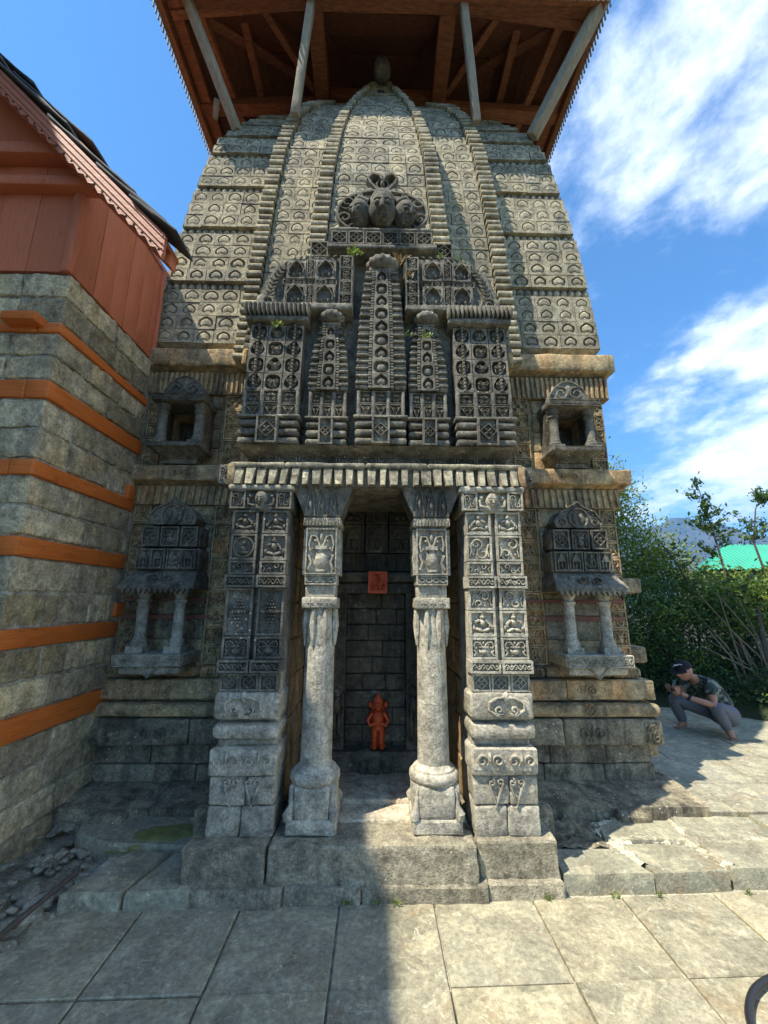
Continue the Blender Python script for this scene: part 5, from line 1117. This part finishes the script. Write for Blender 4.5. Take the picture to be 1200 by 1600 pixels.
# plank storey
y = HY+.02
while y < 3.60:
    y1 = min(3.60, y+random.uniform(.17, .23)); q = MB(); q.rock(HX-.03, HX+random.uniform(-.006, .004), y, y1-.005, 3.835, 4.84, .004, .002, .2); obj('wall_plank', q, 'rust_paint', H); y = y1
q = MB(); q.rock(HX-.05, HX+.02, 3.595, 3.63, 3.83, 4.82, .005, .002, .2); obj('corner_post', q, 'rust_paint', H); q = MB(); q.rock(HX-.06, HX+.008, HY-.03, HY+.03, 3.825, 4.6, .006, .002, .2); obj('corner_post', q, 'rust_paint', H)
x = HX-.06
while x > -3.4:
    x1 = x-.26; q = MB(); q.prism([(x1+.004, 3.835), (x-.001, 3.835), (x-.001, ZR0(x)), (x1+.004, ZR0(x1+.004))], HY+random.uniform(-.004, .004), HY+.03); obj('wall_plank', q, 'rust_paint', H); x = x1
for z_, yy, hh in ((4.50, 2.44, .08), (4.76, 2.42, .10)):
    q = MB(); q.rock(-3.6, -2.02-(z_-4.5)*1.0, yy, HY+.02, z_, z_+hh, .006, .003, .2); obj('tie_beam', q, 'rust_paint', H)
# roof: verge with a scalloped bargeboard, slates lapping down to the eave
sl = (5.30-3.80)/(2.80-1.36); XE, ZR = -1.43, 3.90           # verge line z at x
vz = lambda x: ZR+sl*(XE-x)*1.0
rf = MB()
for x0, x1, ya, yb, dz in ((-4.2, XE, 2.30, 2.50, 0.), (-4.2, -2.185, 2.50, 5.5, .16)):
    rf.add([(x0, ya, vz(x0)-.02+dz), (x1, ya, vz(x1)-.02+dz), (x1, yb, vz(x1)-.02+dz), (x0, yb, vz(x0)-.02+dz), (x0, ya, vz(x0)+.02+dz), (x1, ya, vz(x1)+.02+dz), (x1, yb, vz(x1)+.02+dz), (x0, yb, vz(x0)+.02+dz)], [(0, 3, 2, 1), (4, 5, 6, 7), (0, 1, 5, 4), (1, 2, 6, 5), (2, 3, 7, 6), (3, 0, 4, 7)])
roof = obj('roof', rf, 'rust_paint', H)
ang = math.atan(sl)
bb = MB(); L = math.hypot(1, sl); n = 60
pts = [(-4.0, vz(-4.0)+.03), (XE+.012, vz(XE+.012)+.03), (XE+.012, vz(XE)-.12)]
nb_ = 64
for i in range(nb_+1):
    x_ = XE-(4.0+XE)*i/nb_; pts.append((x_, vz(x_)-.155+(.032 if i % 2 else 0)))
bb.prism(pts[::-1], 2.285, 2.315); barge = obj('bargeboard', bb, 'barge_paint', roof)
for off in (.0, -.055, -.095): q = MB(); q.ridge([(-4.0, vz(-4.0)+off), (XE, vz(XE)+off)], .012, .008, 2.285); obj('bargeboard_moulding', q, 'barge_paint', roof)
for i in range(40):
    x_ = XE-.02-i*.062; q = MB(); q.dome(0, 0, .008, .008, .004); put('rivet', q.mesh('rivet'), 'cap_black', roof, (x_, 2.2845, vz(x_)-.118))
for j in range(3): q = MB(); q.rock(-4.1, XE+.0 if j == 0 else -2.26, 2.40+j*.5, 2.48+j*.5, -.05, .05, .006, .002, .3); q.v = [(x_, y_, z_+vz(x_)-.07) for x_, y_, z_ in q.v]; obj('rafter', q, 'rust_paint', roof)
# slates: each overlaps the one below it
xs = [(-1.35, -1.68), (-1.43, -1.96), (-1.66, -2.36), (-2.2, -2.95), (-2.75, -3.5), (-3.3, -4.2)]
for i, (xa, xb) in enumerate(xs):
    y = 2.245+random.uniform(0, .03)
    yend = 3.62 if xa < -2.1 else 2.52
    while y < yend-.07:
        y1 = min(yend, y+random.uniform(.35, .5)); y1 = 2.5 if y < 2.4 else y1; dm = .16 if y > 2.45 else 0; lo = .045+.03*i*0+.012; t_ = random.uniform(.028, .045); a0 = vz(xa); a1 = vz(xb)
        q = MB(); q.rock(xb, xa+random.uniform(-.03, .03), y, y1-.01, 0, t_, .014, .010, .06, 6, i+y); q.v = [(x_, y_, z_+vz(x_)+.028+dm+(.075)*((x_-xb)/(xa-xb))+.02*random.random()*0) for x_, y_, z_ in q.v]; obj('roof_slate', q, 'slate', roof); y = y1

# added house, unseen beyond the left edge; its eave is set to shade the court
NH = tag(empty('shading_house', (-6.4, -1.2, 0)), 'unseen tall banded stone house added beyond the left edge to shade the court', 'house')
b = MB(); b.box(-9.0, -4.6, -4.4, 2.2, -.3, 8.0); nw = obj('house_wall', b, 'house_stone', NH)
for i in range(12): q = MB(); q.box(-9.03, -4.57, -4.43, 2.23, .4+i*.62, .54+i*.62); obj('orange_beam', q, 'orange_paint', NH)
b = MB(); b.add([(-9.7, -5.2, 7.9), (-3.9, -5.2, 7.9), (-3.9, 2.85, 7.9), (-9.7, 2.85, 7.9), (-6.45, -5.2, 9.6), (-6.45, 2.85, 9.6), (-9.7, -5.2, 8.0), (-3.9, -5.2, 8.0), (-3.9, 2.85, 8.0), (-9.7, 2.85, 8.0)], [(3, 2, 1, 0), (7, 8, 5, 4), (9, 6, 4, 5), (0, 1, 7, 6), (1, 2, 8, 7), (2, 3, 9, 8), (3, 0, 6, 9), (6, 7, 4), (8, 9, 5)]); obj('roof', b, 'slate', NH)
for i in range(4):
    for z_ in (2.2, 5.0): q = MB(); q.box(-4.58, -4.54, -3.6+i*1.4, -2.9+i*1.4, z_, z_+1.0); w_ = obj('window', q, 'grey_wood', NH)

# ------------------------------------------------------------------ vegetation
def leaves(name, pts_, dirs, size, mat, parent, aspect=.45, rs=None):
    n = len(pts_); rs = rs or np.random.RandomState(3); p = np.array(pts_); d = np.array(dirs); d /= np.linalg.norm(d, axis=1, keepdims=True)+1e-9
    r = rs.normal(size=(n, 3)); u = np.cross(d, r); u /= np.linalg.norm(u, axis=1, keepdims=True)+1e-9; nn = np.cross(d, u); s = size*(rs.uniform(.6, 1.25, (n, 1)))
    v = np.empty((n, 4, 3)); v[:, 0] = p-d*s*.5; v[:, 1] = p+u*s*aspect*.5+nn*s*.08; v[:, 2] = p+d*s*.5-nn*s*.06; v[:, 3] = p-u*s*aspect*.5+nn*s*.08
    me = bpy.data.meshes.new(name); a = np.array(p); org = Vector((a[:, 0].mean(), a[:, 1].mean(), a[:, 2].min()))
    v = v.reshape(-1, 3)-np.array(org); me.vertices.add(4*n); me.vertices.foreach_set('co', v.ravel()); me.loops.add(4*n); me.loops.foreach_set('vertex_index', np.arange(4*n, dtype=np.int32))
    me.polygons.add(n); me.polygons.foreach_set('loop_start', np.arange(0, 4*n, 4, dtype=np.int32)); me.update(); me.validate()
    return put(name, me, mat, parent, org)
def shrub(name, label, cat, base, lobes, nleaf, size, mats, stems=6, seed=1, stem_mat='bark', group=None, feather=0., stem_r=.022):
    rs = np.random.RandomState(seed); R = tag(empty(name, base), label, cat, group)
    vol = np.array([l[3]*l[4]*l[5] for l in lobes]); vol = vol/vol.sum(); tw = MB()
    # twigs reach into clumps; leaves sit round the twig ends, leaving gaps
    nclump = max(20, nleaf//26); allp = {m: [] for m in mats}; alld = {m: [] for m in mats}
    for q in range(nclump):
        l = lobes[rs.choice(len(lobes), p=vol)]; v = rs.normal(size=3); v /= np.linalg.norm(v); rad = rs.uniform(.35, 1)**.55*rs.uniform(.85, 1.12)
        c = np.array(l[:3])+v*rad*np.array(l[3:6])
        if c[2] < base[2]+.03: c[2] = base[2]+.03+rs.uniform(0, .25)
        k_ = nleaf//nclump; sp = .11 if not feather else .16; m = mats[0] if rs.rand() < .55 else mats[rs.choice(len(mats))]
        off = rs.normal(size=(k_, 3))*np.array([sp, sp, sp*(.8+feather)]); allp[m].append(c+off); dd = v+rs.normal(size=(k_, 3))*.8+np.array([0, 0, -.25+feather]); alld[m].append(dd)
        if q % 5 == 0:
            o_ = np.array(l[:3])*.6+c*.4; o_[2] = (l[2]+c[2])/2-.1; tw.tube([tuple(o_), tuple((o_+c)/2+rs.normal(size=3)*.04), tuple(c)], [.008, .006, .003], 4)
    for m in mats:
        if allp[m]: leaves('crown', np.vstack(allp[m]), np.vstack(alld[m]), size, m, R, rs=rs)
    two = obj('twigs', tw, stem_mat, R); two['kind'] = 'stuff'
    for i in range(stems):
        l = lobes[i % len(lobes)]; e = np.array(l[:3])+rs.normal(size=3)*np.array(l[3:6])*.4; b0 = np.array(base)+np.array([rs.uniform(-.12, .12), rs.uniform(-.12, .12), -.05]); mid = (b0+e)/2+rs.normal(size=3)*.12
        b = MB(); b.tube([tuple(b0), tuple(b0*.6+mid*.4), tuple(mid), tuple(mid*.4+e*.6), tuple(e)], [stem_r, stem_r*.85, stem_r*.7, stem_r*.5, stem_r*.25], 6); obj('stem', b, stem_mat, R)
    return R
shrub('feathery_tree', 'tall yellow-green feathery tree just behind the temple corner', 'tree', (4.7, 8.6, .0), [(4.9, 8.4, 3.4, .55, .6, .9), (5.1, 8.2, 2.5, .85, .7, .7), (5.6, 8.0, 1.95, .85, .7, .5), (4.8, 8.4, 4.0, .35, .4, .6)], 14000, .075, ['leaf_yellow', 'leaf_mid', 'leaf_fresh'], 7, 11, feather=.6)
shrub('dense_shrub', 'dense dark green shrub behind the crouching man', 'shrub', (4.9, 7.2, .05), [(4.6, 7.2, 1.15, .75, .7, .75), (5.2, 7.1, 1.0, .8, .6, .7), (4.2, 7.3, .7, .5, .5, .6), (4.9, 7.4, 1.7, .5, .5, .4)], 11000, .07, ['leaf_mid', 'leaf_dark', 'leaf_fresh'], 9, 12)
shrub('ground_shrub', 'low leafy undergrowth along the terrace edge', 'shrub', (4.5, 6.7, .05), [(4.35, 6.9, .35, .5, .35, .35), (4.9, 6.5, .3, .5, .35, .3), (5.4, 6.2, .3, .5, .35, .28)], 5200, .06, ['leaf_dark', 'leaf_mid'], 5, 13)
shrub('broadleaf_shrub', 'sunlit broad-leaved shrub at the right edge below the green roof', 'shrub', (6.7, 6.8, .05), [(6.2, 6.9, 1.55, .7, .6, .55), (6.9, 6.7, 1.5, .7, .6, .7), (7.2, 6.5, .9, .6, .5, .6), (5.8, 7.2, 1.7, .45, .4, .4)], 9500, .085, ['leaf_fresh', 'leaf_mid', 'leaf_dark'], 8, 14)
shrub('dark_bush', 'shaded bush behind the bare stems right of the man', 'shrub', (6.2, 7.4, .05), [(5.9, 7.6, .9, .8, .6, .75), (6.9, 7.5, 1.0, .8, .6, .8)], 8000, .075, ['leaf_dark'], 6, 15)
shrub('near_sprig', 'bright leafy sprig low at the right edge', 'shrub', (5.15, 5.25, .05), [(5.15, 5.2, .48, .16, .16, .22), (5.3, 5.3, .25, .25, .2, .15)], 420, .085, ['leaf_fresh', 'leaf_mid'], 4, 16, stem_r=.008)
# slender sapling rising above the shrubs
for i, (lab, bx, by, path, nl) in enumerate((('slender sapling with sparse leaves rising before the hills', 6.0, 7.0, [(6.0, 7.0, .1), (6.05, 7.0, 1.6), (5.95, 7.0, 2.5), (5.85, 7.0, 3.1), (5.75, 7.0, 3.75)], 900), ('thin leafy branch at the right edge crossing the green roof', 6.9, 7.0, [(6.9, 7.0, .1), (6.75, 7.0, 1.8), (6.6, 7.0, 2.6), (6.75, 7.0, 3.2), (6.95, 7.0, 3.5)], 620), ('small twiggy shoot left of the green roof', 5.5, 7.2, [(5.5, 7.2, .1), (5.55, 7.2, 1.7), (5.35, 7.2, 2.2), (5.1, 7.2, 2.6)], 260))):
    R = tag(empty('sapling', (bx, by, .05)), lab, 'sapling'); b = MB(); b.tube(path, [.03, .022, .016, .01, .004][:len(path)], 7); obj('trunk', b, 'bark', R); rs = np.random.RandomState(40+i); P2 = []; D2 = []
    for q in range(16 if i < 2 else 9):
        u = rs.uniform(.42, 1)*(len(path)-1); j = min(int(u), len(path)-2); o_ = np.array(path[j])*(1-(u-j))+np.array(path[j+1])*(u-j); a_ = rs.uniform(0, 6.28); l_ = rs.uniform(.2, .55)*(1.15-.5*u/(len(path)-1)); e = o_+np.array([l_*math.cos(a_)*.9, l_*math.sin(a_)*.6, l_*rs.uniform(.25, .7)])
        b = MB(); b.tube([tuple(o_), tuple((o_+e)/2+np.array([0, 0, -.02])), tuple(e)], [.008, .006, .002], 5); obj('branch', b, 'bark', R)
        for w_ in range(nl//18): t_ = rs.uniform(.25, 1.05); P2.append(o_+(e-o_)*t_+rs.normal(size=3)*.045); D2.append((e-o_)+rs.normal(size=3)*.25+np.array([0, 0, .1]))
    leaves('crown', P2, D2, .085, 'leaf_mid', R, rs=rs)
# bundle of bare pale stems behind the man
BS = tag(empty('bare_stems', (5.75, 6.35, .05)), 'bundle of bare pale woody stems leaning left behind the man', 'shrub'); rs = random.Random(5)
for i in range(15):
    x0, y0 = 5.75+rs.uniform(-.28, .22), 6.35+rs.uniform(-.12, .12); ex, ez = x0-rs.uniform(.15, .95), rs.uniform(.9, 1.75); b = MB(); r_ = rs.uniform(.008, .02)
    b.tube([(x0, y0, 0), (x0-.08*rs.random(), y0, .3), ((x0+ex)/2+.08, y0+rs.uniform(-.08, .08), ez*.55+.1), (ex, y0+rs.uniform(-.2, .2), ez)], [r_, r_*.9, r_*.75, r_*.4], 6); obj('stem', b, 'stem_pale', BS)
b = MB(); b.tube([(5.95, 6.3, 0), (5.9, 6.3, .4), (5.85, 6.35, .8), (5.9, 6.4, 1.5)], [.06, .05, .045, .03], 8); obj('trunk', b, 'bark', BS)
# earth bank beyond the paving
b = MB(); vs = []; nx_, ny_ = 26, 22
for j in range(ny_):
    for i in range(nx_):
        x_, y_ = 4.0+5.5*i/(nx_-1), 5.2+5*j/(ny_-1); e = (x_-4.25+.0)*.55+(y_-6.15)*.75; h_ = max(-.12, min(.35, e*.35)); vs.append((x_, y_, .06+h_+.05*mnoise.fractal(Vector((x_*2, y_*2, 0)), 1, 2, 3)))
b.add(vs, [(j*nx_+i, j*nx_+i+1, (j+1)*nx_+i+1, (j+1)*nx_+i) for j in range(ny_-1) for i in range(nx_-1)], True); tag(obj('earth_bank', b, 'soil', None), kind='structure')

# tufts of weeds rooted in the carved front and joints
def weed(label, loc, n, h, mat, spread=.5, seed=0, group=None):
    rs = np.random.RandomState(seed+100); P2 = []; D2 = []
    for q in range(n):
        d = np.array([rs.normal()*spread, -abs(rs.normal())*spread*.6-.1, abs(rs.normal())*.6+.35]); d /= np.linalg.norm(d); t_ = rs.uniform(.2, 1)*h; P2.append(np.array(loc)+d*t_); D2.append(d+rs.normal(size=3)*.35)
    o = leaves('weed_tuft', P2, D2, h*.55, mat, None, .4, rs); return tag(o, label, 'weed', group)
weed('green weed tuft left of the central spire top below the faces', (-.20, 2.80, 4.27), 40, .08, 'leaf_fresh', .7, 1); weed('dry grass tuft right of the central spire top', (.16, 2.80, 4.18), 40, .11, 'dry_grass', .6, 2)
weed('small green sprout on the right window panel, nearer the centre', (.50, 2.80, 4.27), 18, .05, 'leaf_fresh', .6, 3); weed('small green sprout on the right window panel, farther out', (.64, 2.80, 4.25), 18, .05, 'leaf_fresh', .6, 4)
weed('yellowish weed on the right miniature spire', (.36, 2.69, 3.46), 24, .055, 'leaf_yellow', .7, 5); weed('yellowish weed on the left carved block under the petal cornice', (-.76, 2.69, 3.53), 24, .055, 'leaf_yellow', .7, 6)
weed('green weed beside the right spire and central spire', (.20, 2.74, 3.50), 22, .06, 'leaf_yellow', .7, 7); weed('dry reddish grass right of the central spire', (.21, 2.86, 3.95), 34, .16, 'dry_grass', .3, 8)
for i, (x_, lab) in enumerate(((.02, 'tiny weeds at the step foot near the centre'), (.12, 'tiny weeds at the step foot right of the centre'), (-.13, 'small weed in the joint at the shaded step foot'), (.93, 'tiny weeds at the step foot by its right corner'), (1.30, 'tiny weeds at the ledge foot near the step'), (1.55, 'tiny weeds at the ledge foot by the first joint'), (2.05, 'tiny weed at the ledge foot farther right'))):
    weed(lab, (x_, 2.535+.03*x_, .0), 22, .035, 'leaf_fresh', .9, 20+i)

# black hose at the lower right corner
def smooth_path(p, n=3):
    for _ in range(n):
        q = [p[0]]
        for a_, c_ in zip(p[:-1], p[1:]): q += [tuple(.75*x_+.25*y_ for x_, y_ in zip(a_, c_)), tuple(.25*x_+.75*y_ for x_, y_ in zip(a_, c_))]
        p = q+[p[-1]]
    return p
b = MB(); b.tube(smooth_path([(1.18, 1.45, .02), (1.32, 1.68, .02), (1.40, 1.87, .02), (1.49, 1.97, .02), (1.60, 2.04, .02), (1.80, 2.10, .02), (2.2, 2.16, .02), (2.8, 2.2, .02), (3.6, 2.15, .02)]), .014, 12); tag(obj('hose', b, 'black_rubber', None), 'black rubber hose curving over the slabs at lower right', 'hose')

# ------------------------------------------------------------------ house with the green roof
GH = tag(empty('green_roof_house', (15.5, 18, -1.5)), 'house with bright green metal roof beyond the shrubs', 'house')
b = MB(); b.box(13.9, 20, 16.5, 19, -2.5, 3.0); obj('house_wall', b, 'house_wall', GH)
rb = MB(); nR = 44; x0, x1 = 12.95, 21.0; vs = []
for i in range(nR*4+1):
    x_ = x0+(x1-x0)*i/(nR*4); e = (0, .05, .05, 0)[i % 4]; hipx = max(0, (14.6-x_))*.0
    top = min(1.0, (x_-x0)/2.3); vs += [(x_, 16.0, 2.85+e), (x_, 16.0+1.6*top, 2.85+1.2*top+e)]
rb.add(vs, [(2*i, 2*i+2, 2*i+3, 2*i+1) for i in range(nR*4)]); rfo = obj('roof', rb, 'roof_sheet', GH)
b = MB(); b.add([(12.95, 16, 2.84), (15.25, 17.6, 4.04), (14.6, 19.2, 2.84), (21, 17.6, 4.04), (21, 19.2, 2.84)], [(0, 1, 2), (1, 3, 4, 2)]); obj('roof_back', b, 'roof_sheet', GH)
for i in range(4): b = MB(); b.box(14.2+i*1.7, 15.1+i*1.7, 16.46, 16.52, .8, 2.0); w_ = obj('window', b, 'grey_wood', GH); q = MB(); q.box(14.28+i*1.7, 15.02+i*1.7, 16.43, 16.455, .88, 1.92); obj('pane', q, 'phone_black', w_)

# ------------------------------------------------------------------ far mountains
def ridge_mesh(name, r0, dist, prof, depth, seed, mat):
    b = MB(); vs = []; n = 110; m = 14
    for i in range(n):
        az = math.radians(-75+150*i/(n-1)); h = prof(math.degrees(az))
        for j in range(m):
            t_ = j/(m-1); rr = dist+depth*(t_-.5)*2; sh = math.exp(-((t_-.5)/.26)**2); p = Vector((rr*math.sin(az), rr*math.cos(az), 0)); nz_ = mnoise.fractal(p*(1/1100)+Vector((seed, 0, 0)), 1, 2.1, 6)
            vs.append((p.x, p.y, -260+(h+260)*sh*(1+.16*nz_)+90*nz_*sh))
    b.add(vs, [(i*m+j, (i+1)*m+j, (i+1)*m+j+1, i*m+j+1) for i in range(n-1) for j in range(m-1)], True); return tag(obj(name, b, mat, None, (0, 0, -260)), kind='structure')
ridge_mesh('hills_far', 0, 8200, lambda a: 1250+170*math.sin(a*.21+1.9)+90*math.sin(a*.53), 2600, 2.3, 'hill_forest')
ridge_mesh('hills_near', 0, 5600, lambda a: 260+max(0, a-36)*34+60*math.sin(a*.3), 1700, 7.1, 'hill_forest')

# ------------------------------------------------------------------ crouching man with a phone
def skin(name, verts, edges, radii, mat, parent, root=0, sub=2, loc=(0, 0, 0)):
    me = bpy.data.meshes.new(name); me.from_pydata([tuple(Vector(v)-Vector(loc)) for v in verts], edges, []); o = put(name, me, mat, parent, loc)
    m = o.modifiers.new('skin', 'SKIN'); m.use_smooth_shade = True
    if not me.skin_vertices: 
        bm_ = __import__('bmesh').new(); bm_.from_mesh(me); bm_.verts.layers.skin.verify(); bm_.to_mesh(me); bm_.free()
    for i, r in enumerate(radii):
        sv = me.skin_vertices[0].data[i]; sv.radius = r if isinstance(r, tuple) else (r, r); sv.use_root = (i == root)
    s_ = o.modifiers.new('subdivision', 'SUBSURF'); s_.levels = sub; s_.render_levels = sub; return o
M = tag(empty('person', (3.95, 5.1, .08)), 'man in camouflage shirt and black cap crouching over his phone', 'person')
PV = {}
V_ = []; E2 = []; Rr_ = []
def bone(name, p, r, parent=None):
    PV[name] = len(V_); V_.append(p); Rr_.append(r)
    if parent: E2.append((PV[parent], PV[name]))
bone('pelvis', (4.08, 5.12, .30), (.10, .125)); bone('spine', (4.03, 5.13, .45), (.095, .12), 'pelvis'); bone('chest', (3.90, 5.12, .60), (.10, .135), 'spine'); bone('neck', (3.775, 5.11, .685), .05, 'chest'); bone('throat', (3.72, 5.10, .73), .048, 'neck')
for nm, sy, sh, el, wr, ha in (('n', -1, (3.86, 4.97, .64), (3.80, 4.88, .43), (3.575, 4.97, .50), (3.52, 5.0, .545)), ('f', 1, (3.84, 5.26, .65), (3.70, 5.30, .46), (3.56, 5.14, .50), (3.51, 5.09, .545))):
    bone('sh'+nm, sh, .056, 'chest'); bone('el'+nm, el, .040, 'sh'+nm); bone('fa'+nm, tuple(Vector(el).lerp(Vector(wr), .35)), .038, 'el'+nm); bone('wr'+nm, wr, .026, 'fa'+nm); bone('pa'+nm, ha, (.034, .022), 'wr'+nm)
for nm, kn, an, he, to in (('n', (3.78, 4.86, .44), (3.965, 4.93, .155), (4.0, 4.94, .11), (3.93, 4.84, .10)), ('f', (3.56, 5.22, .44), (3.72, 5.30, .15), (3.76, 5.31, .11), (3.63, 5.27, .10))):
    hp = (4.06, 4.99 if nm == 'n' else 5.25, .29); bone('hp'+nm, hp, .095, 'pelvis'); bone('th'+nm, tuple(Vector(hp).lerp(Vector(kn), .5)), .082, 'hp'+nm); bone('kn'+nm, kn, .06, 'th'+nm); bone('ca'+nm, tuple(Vector(kn).lerp(Vector(an), .4)), .054, 'kn'+nm); bone('an'+nm, an, .034, 'ca'+nm); bone('he'+nm, he, .032, 'an'+nm); bone('to'+nm, to, (.038, .02), 'an'+nm)
BR = [(tuple(q*.6 for q in (r if isinstance(r, tuple) else (r, r))) if n_[:2] in ('hp', 'th', 'kn', 'ca') or n_ in ('pelvis', 'spine') else r) for n_, r in zip(PV, Rr_)]
body = skin('body', V_, E2, BR, 'skin', M, 0, 2, (3.95, 5.1, .08))
hb = MB(); head(hb, (3.66, 5.09, .765), .108, -PI/2+.30, .30); obj('head', hb, 'skin', M)
b = MB()
for nm, pa, yy in (('n', (3.52, 5.0, .545), -1), ('f', (3.51, 5.09, .545), 1)):
    for i in range(4):
        o_ = Vector(pa)+Vector((-.018, .0, .012+.016*(i-1.5))); c_ = Vector((-.03, -yy*(-.004), .012)); l_ = (.9, 1.05, 1.0, .8)[3-i]
        b.tube([o_+Vector((.012, 0, 0)), o_+c_*l_, o_+c_*l_*1.6+Vector((-.004, -yy*-.02, .012)), o_+c_*l_*1.8+Vector((.004, yy*-.035, .018))], [.0085, .0085, .008, .006], 7)
    o_ = Vector(pa)+Vector((.0, 0, .018)); b.tube([o_, o_+Vector((-.006, -yy*.012, .03)), o_+Vector((-.016, -yy*.022, .05))], [.010, .0095, .007], 7)
obj('fingers', b, 'skin', M)
b = MB()
for an, to in (((3.965, 4.93, .155), (3.93, 4.84, .10)), ((3.72, 5.30, .15), (3.63, 5.27, .10))):
    d = (Vector(to)-Vector(an)); d.z = 0; d.normalize(); sd = Vector((-d.y, d.x, 0))
    for i in range(5): p0 = Vector(to)+d*(.005-.004*abs(i-1))+sd*(.016*(i-2)); p0.z = .094; b.tube([p0, p0+d*.02, p0+d*(.034-.004*i)], [.011-.001*i*.7]*2+[.006], 6)
obj('toes', b, 'skin', M)
def sub(names): ix = [PV[n_] for n_ in names]; mp = {i: j for j, i in enumerate(ix)}; return [V_[i] for i in ix], [(mp[a_], mp[c_]) for a_, c_ in E2 if a_ in mp and c_ in mp], ix
PV2 = dict(PV)
v, e, ix = sub(['pelvis', 'spine', 'chest', 'neck', 'shn', 'shf']); rr = [tuple(x_+.022 for x_ in (Rr_[i] if isinstance(Rr_[i], tuple) else (Rr_[i], Rr_[i]))) for i in ix]; rr[3] = (.055, .055)
v[0] = (4.12, 5.12, .27); rr[0] = (.135, .16); v[3] = (3.80, 5.11, .672)
for nm in 'nf': v.append(tuple(Vector(V_[PV['sh'+nm]]).lerp(Vector(V_[PV['el'+nm]]), .62))); e.append((4 if nm == 'n' else 5, len(v)-1)); rr.append((.066, .066))
skin('shirt', v, e, rr, 'camouflage', M, 0, 2, (3.95, 5.1, .08))
v, e, ix = sub(['pelvis', 'hpn', 'thn', 'knn', 'can', 'ann', 'hpf', 'thf', 'knf', 'caf', 'anf']); rr = []
for i in ix: x_ = Rr_[i]; x_ = x_ if isinstance(x_, tuple) else (x_, x_); rr.append((x_[0]+.016, x_[1]+.016))
for j in (5, 10): rr[j] = (.052, .052)
skin('trousers', v, e, rr, 'striped_cloth', M, 0, 2, (3.95, 5.1, .08))
b = MB(); Rm = Matrix.Rotation(-PI/2+.30, 3, 'Z') @ Matrix.Rotation(.30, 3, 'X'); hc = Vector((3.66, 5.09, .765)); vs = []; nn_, mm_ = 22, 9
for j in range(mm_):
    el = .22+(PI/2-.22)*j/(mm_-1)
    for i in range(nn_):
        a_ = 2*PI*i/nn_; p = Vector((math.sin(a_)*math.cos(el)*.096, -math.cos(a_)*math.cos(el)*.112, .02+math.sin(el)*.107)); vs.append(tuple(hc+Rm @ p))
b.add(vs, [(j*nn_+i, j*nn_+(i+1) % nn_, (j+1)*nn_+(i+1) % nn_, (j+1)*nn_+i) for j in range(mm_-1) for i in range(nn_)], True); cap = obj('cap', b, 'cap_black', M)
b = MB(); vs = []
for i in range(11):
    a_ = -1.0+2.0*i/10
    for r_, z_ in ((.098, .045), (.175-.045*abs(a_), .028)): vs.append(tuple(hc+Rm @ Vector((math.sin(a_)*r_*.9, -math.cos(a_)*r_, z_))))
    for r_, z_ in ((.098, .039), (.175-.045*abs(a_), .022)): vs.append(tuple(hc+Rm @ Vector((math.sin(a_)*r_*.9, -math.cos(a_)*r_, z_))))
b.add(vs, [(4*i, 4*i+4, 4*i+5, 4*i+1) for i in range(10)]+[(4*i+2, 4*i+3, 4*i+7, 4*i+6) for i in range(10)]+[(4*i+1, 4*i+5, 4*i+7, 4*i+3) for i in range(10)], True); obj('cap_peak', b, 'cap_black', cap)
b = MB()
for p, q in (((-.030, -.080), (.02, -.055)), ((-.02, -.04), (.05, -.03))):
    a0 = Vector((p[0], p[1]-.022, .082)); a1 = Vector((q[0], q[1]-.025, .098)); b.tube([tuple(hc+Rm @ a0), tuple(hc+Rm @ (a0*.5+a1*.5+Vector((0, -.008, .012)))), tuple(hc+Rm @ a1)], [.006, .008, .004], 6)
obj('cap_mark', b, 'cap_white', cap)
b = MB(); wv = Vector((3.585, 4.965, .495)); dv = (Vector((3.52, 5.0, .545))-wv).normalized(); b.tube([tuple(wv-dv*.012), tuple(wv+dv*.012)], .034, 12); obj('wrist_watch', b, 'cap_black', M)
b = MB(); b.rock(-.037, .037, -.004, .004, -.075, .075, .004, 0, 1); Rp = Matrix.Rotation(PI/2-.3, 3, 'Z') @ Matrix.Rotation(.35, 3, 'X'); pc = Vector((3.475, 5.04, .60)); b.v = [tuple(pc+Rp @ Vector(p)) for p in b.v]; tag(obj('mobile_phone', b, 'phone_black', None), "dark mobile phone held in the crouching man's hands", 'phone')

# ------------------------------------------------------------------ air between here and the mountains
b = MB(); b.box(-13500, 13500, -9500, 14500, -900, 1760); hz = obj('haze', b, 'black_rubber', None); hz['kind'] = 'stuff'
hm = bpy.data.materials.new('haze'); hm.use_nodes = True; hn = hm.node_tree; hn.nodes.clear(); ho = hn.nodes.new('ShaderNodeOutputMaterial'); hv = hn.nodes.new('ShaderNodeVolumePrincipled'); hv.inputs['Color'].default_value = (.27, .52, 1, 1); hv.inputs['Density'].default_value = .0001; hv.inputs['Anisotropy'].default_value = .2
hn.links.new(hv.outputs[0], ho.inputs['Volume']); hz.data.materials.clear(); hz.data.materials.append(hm)
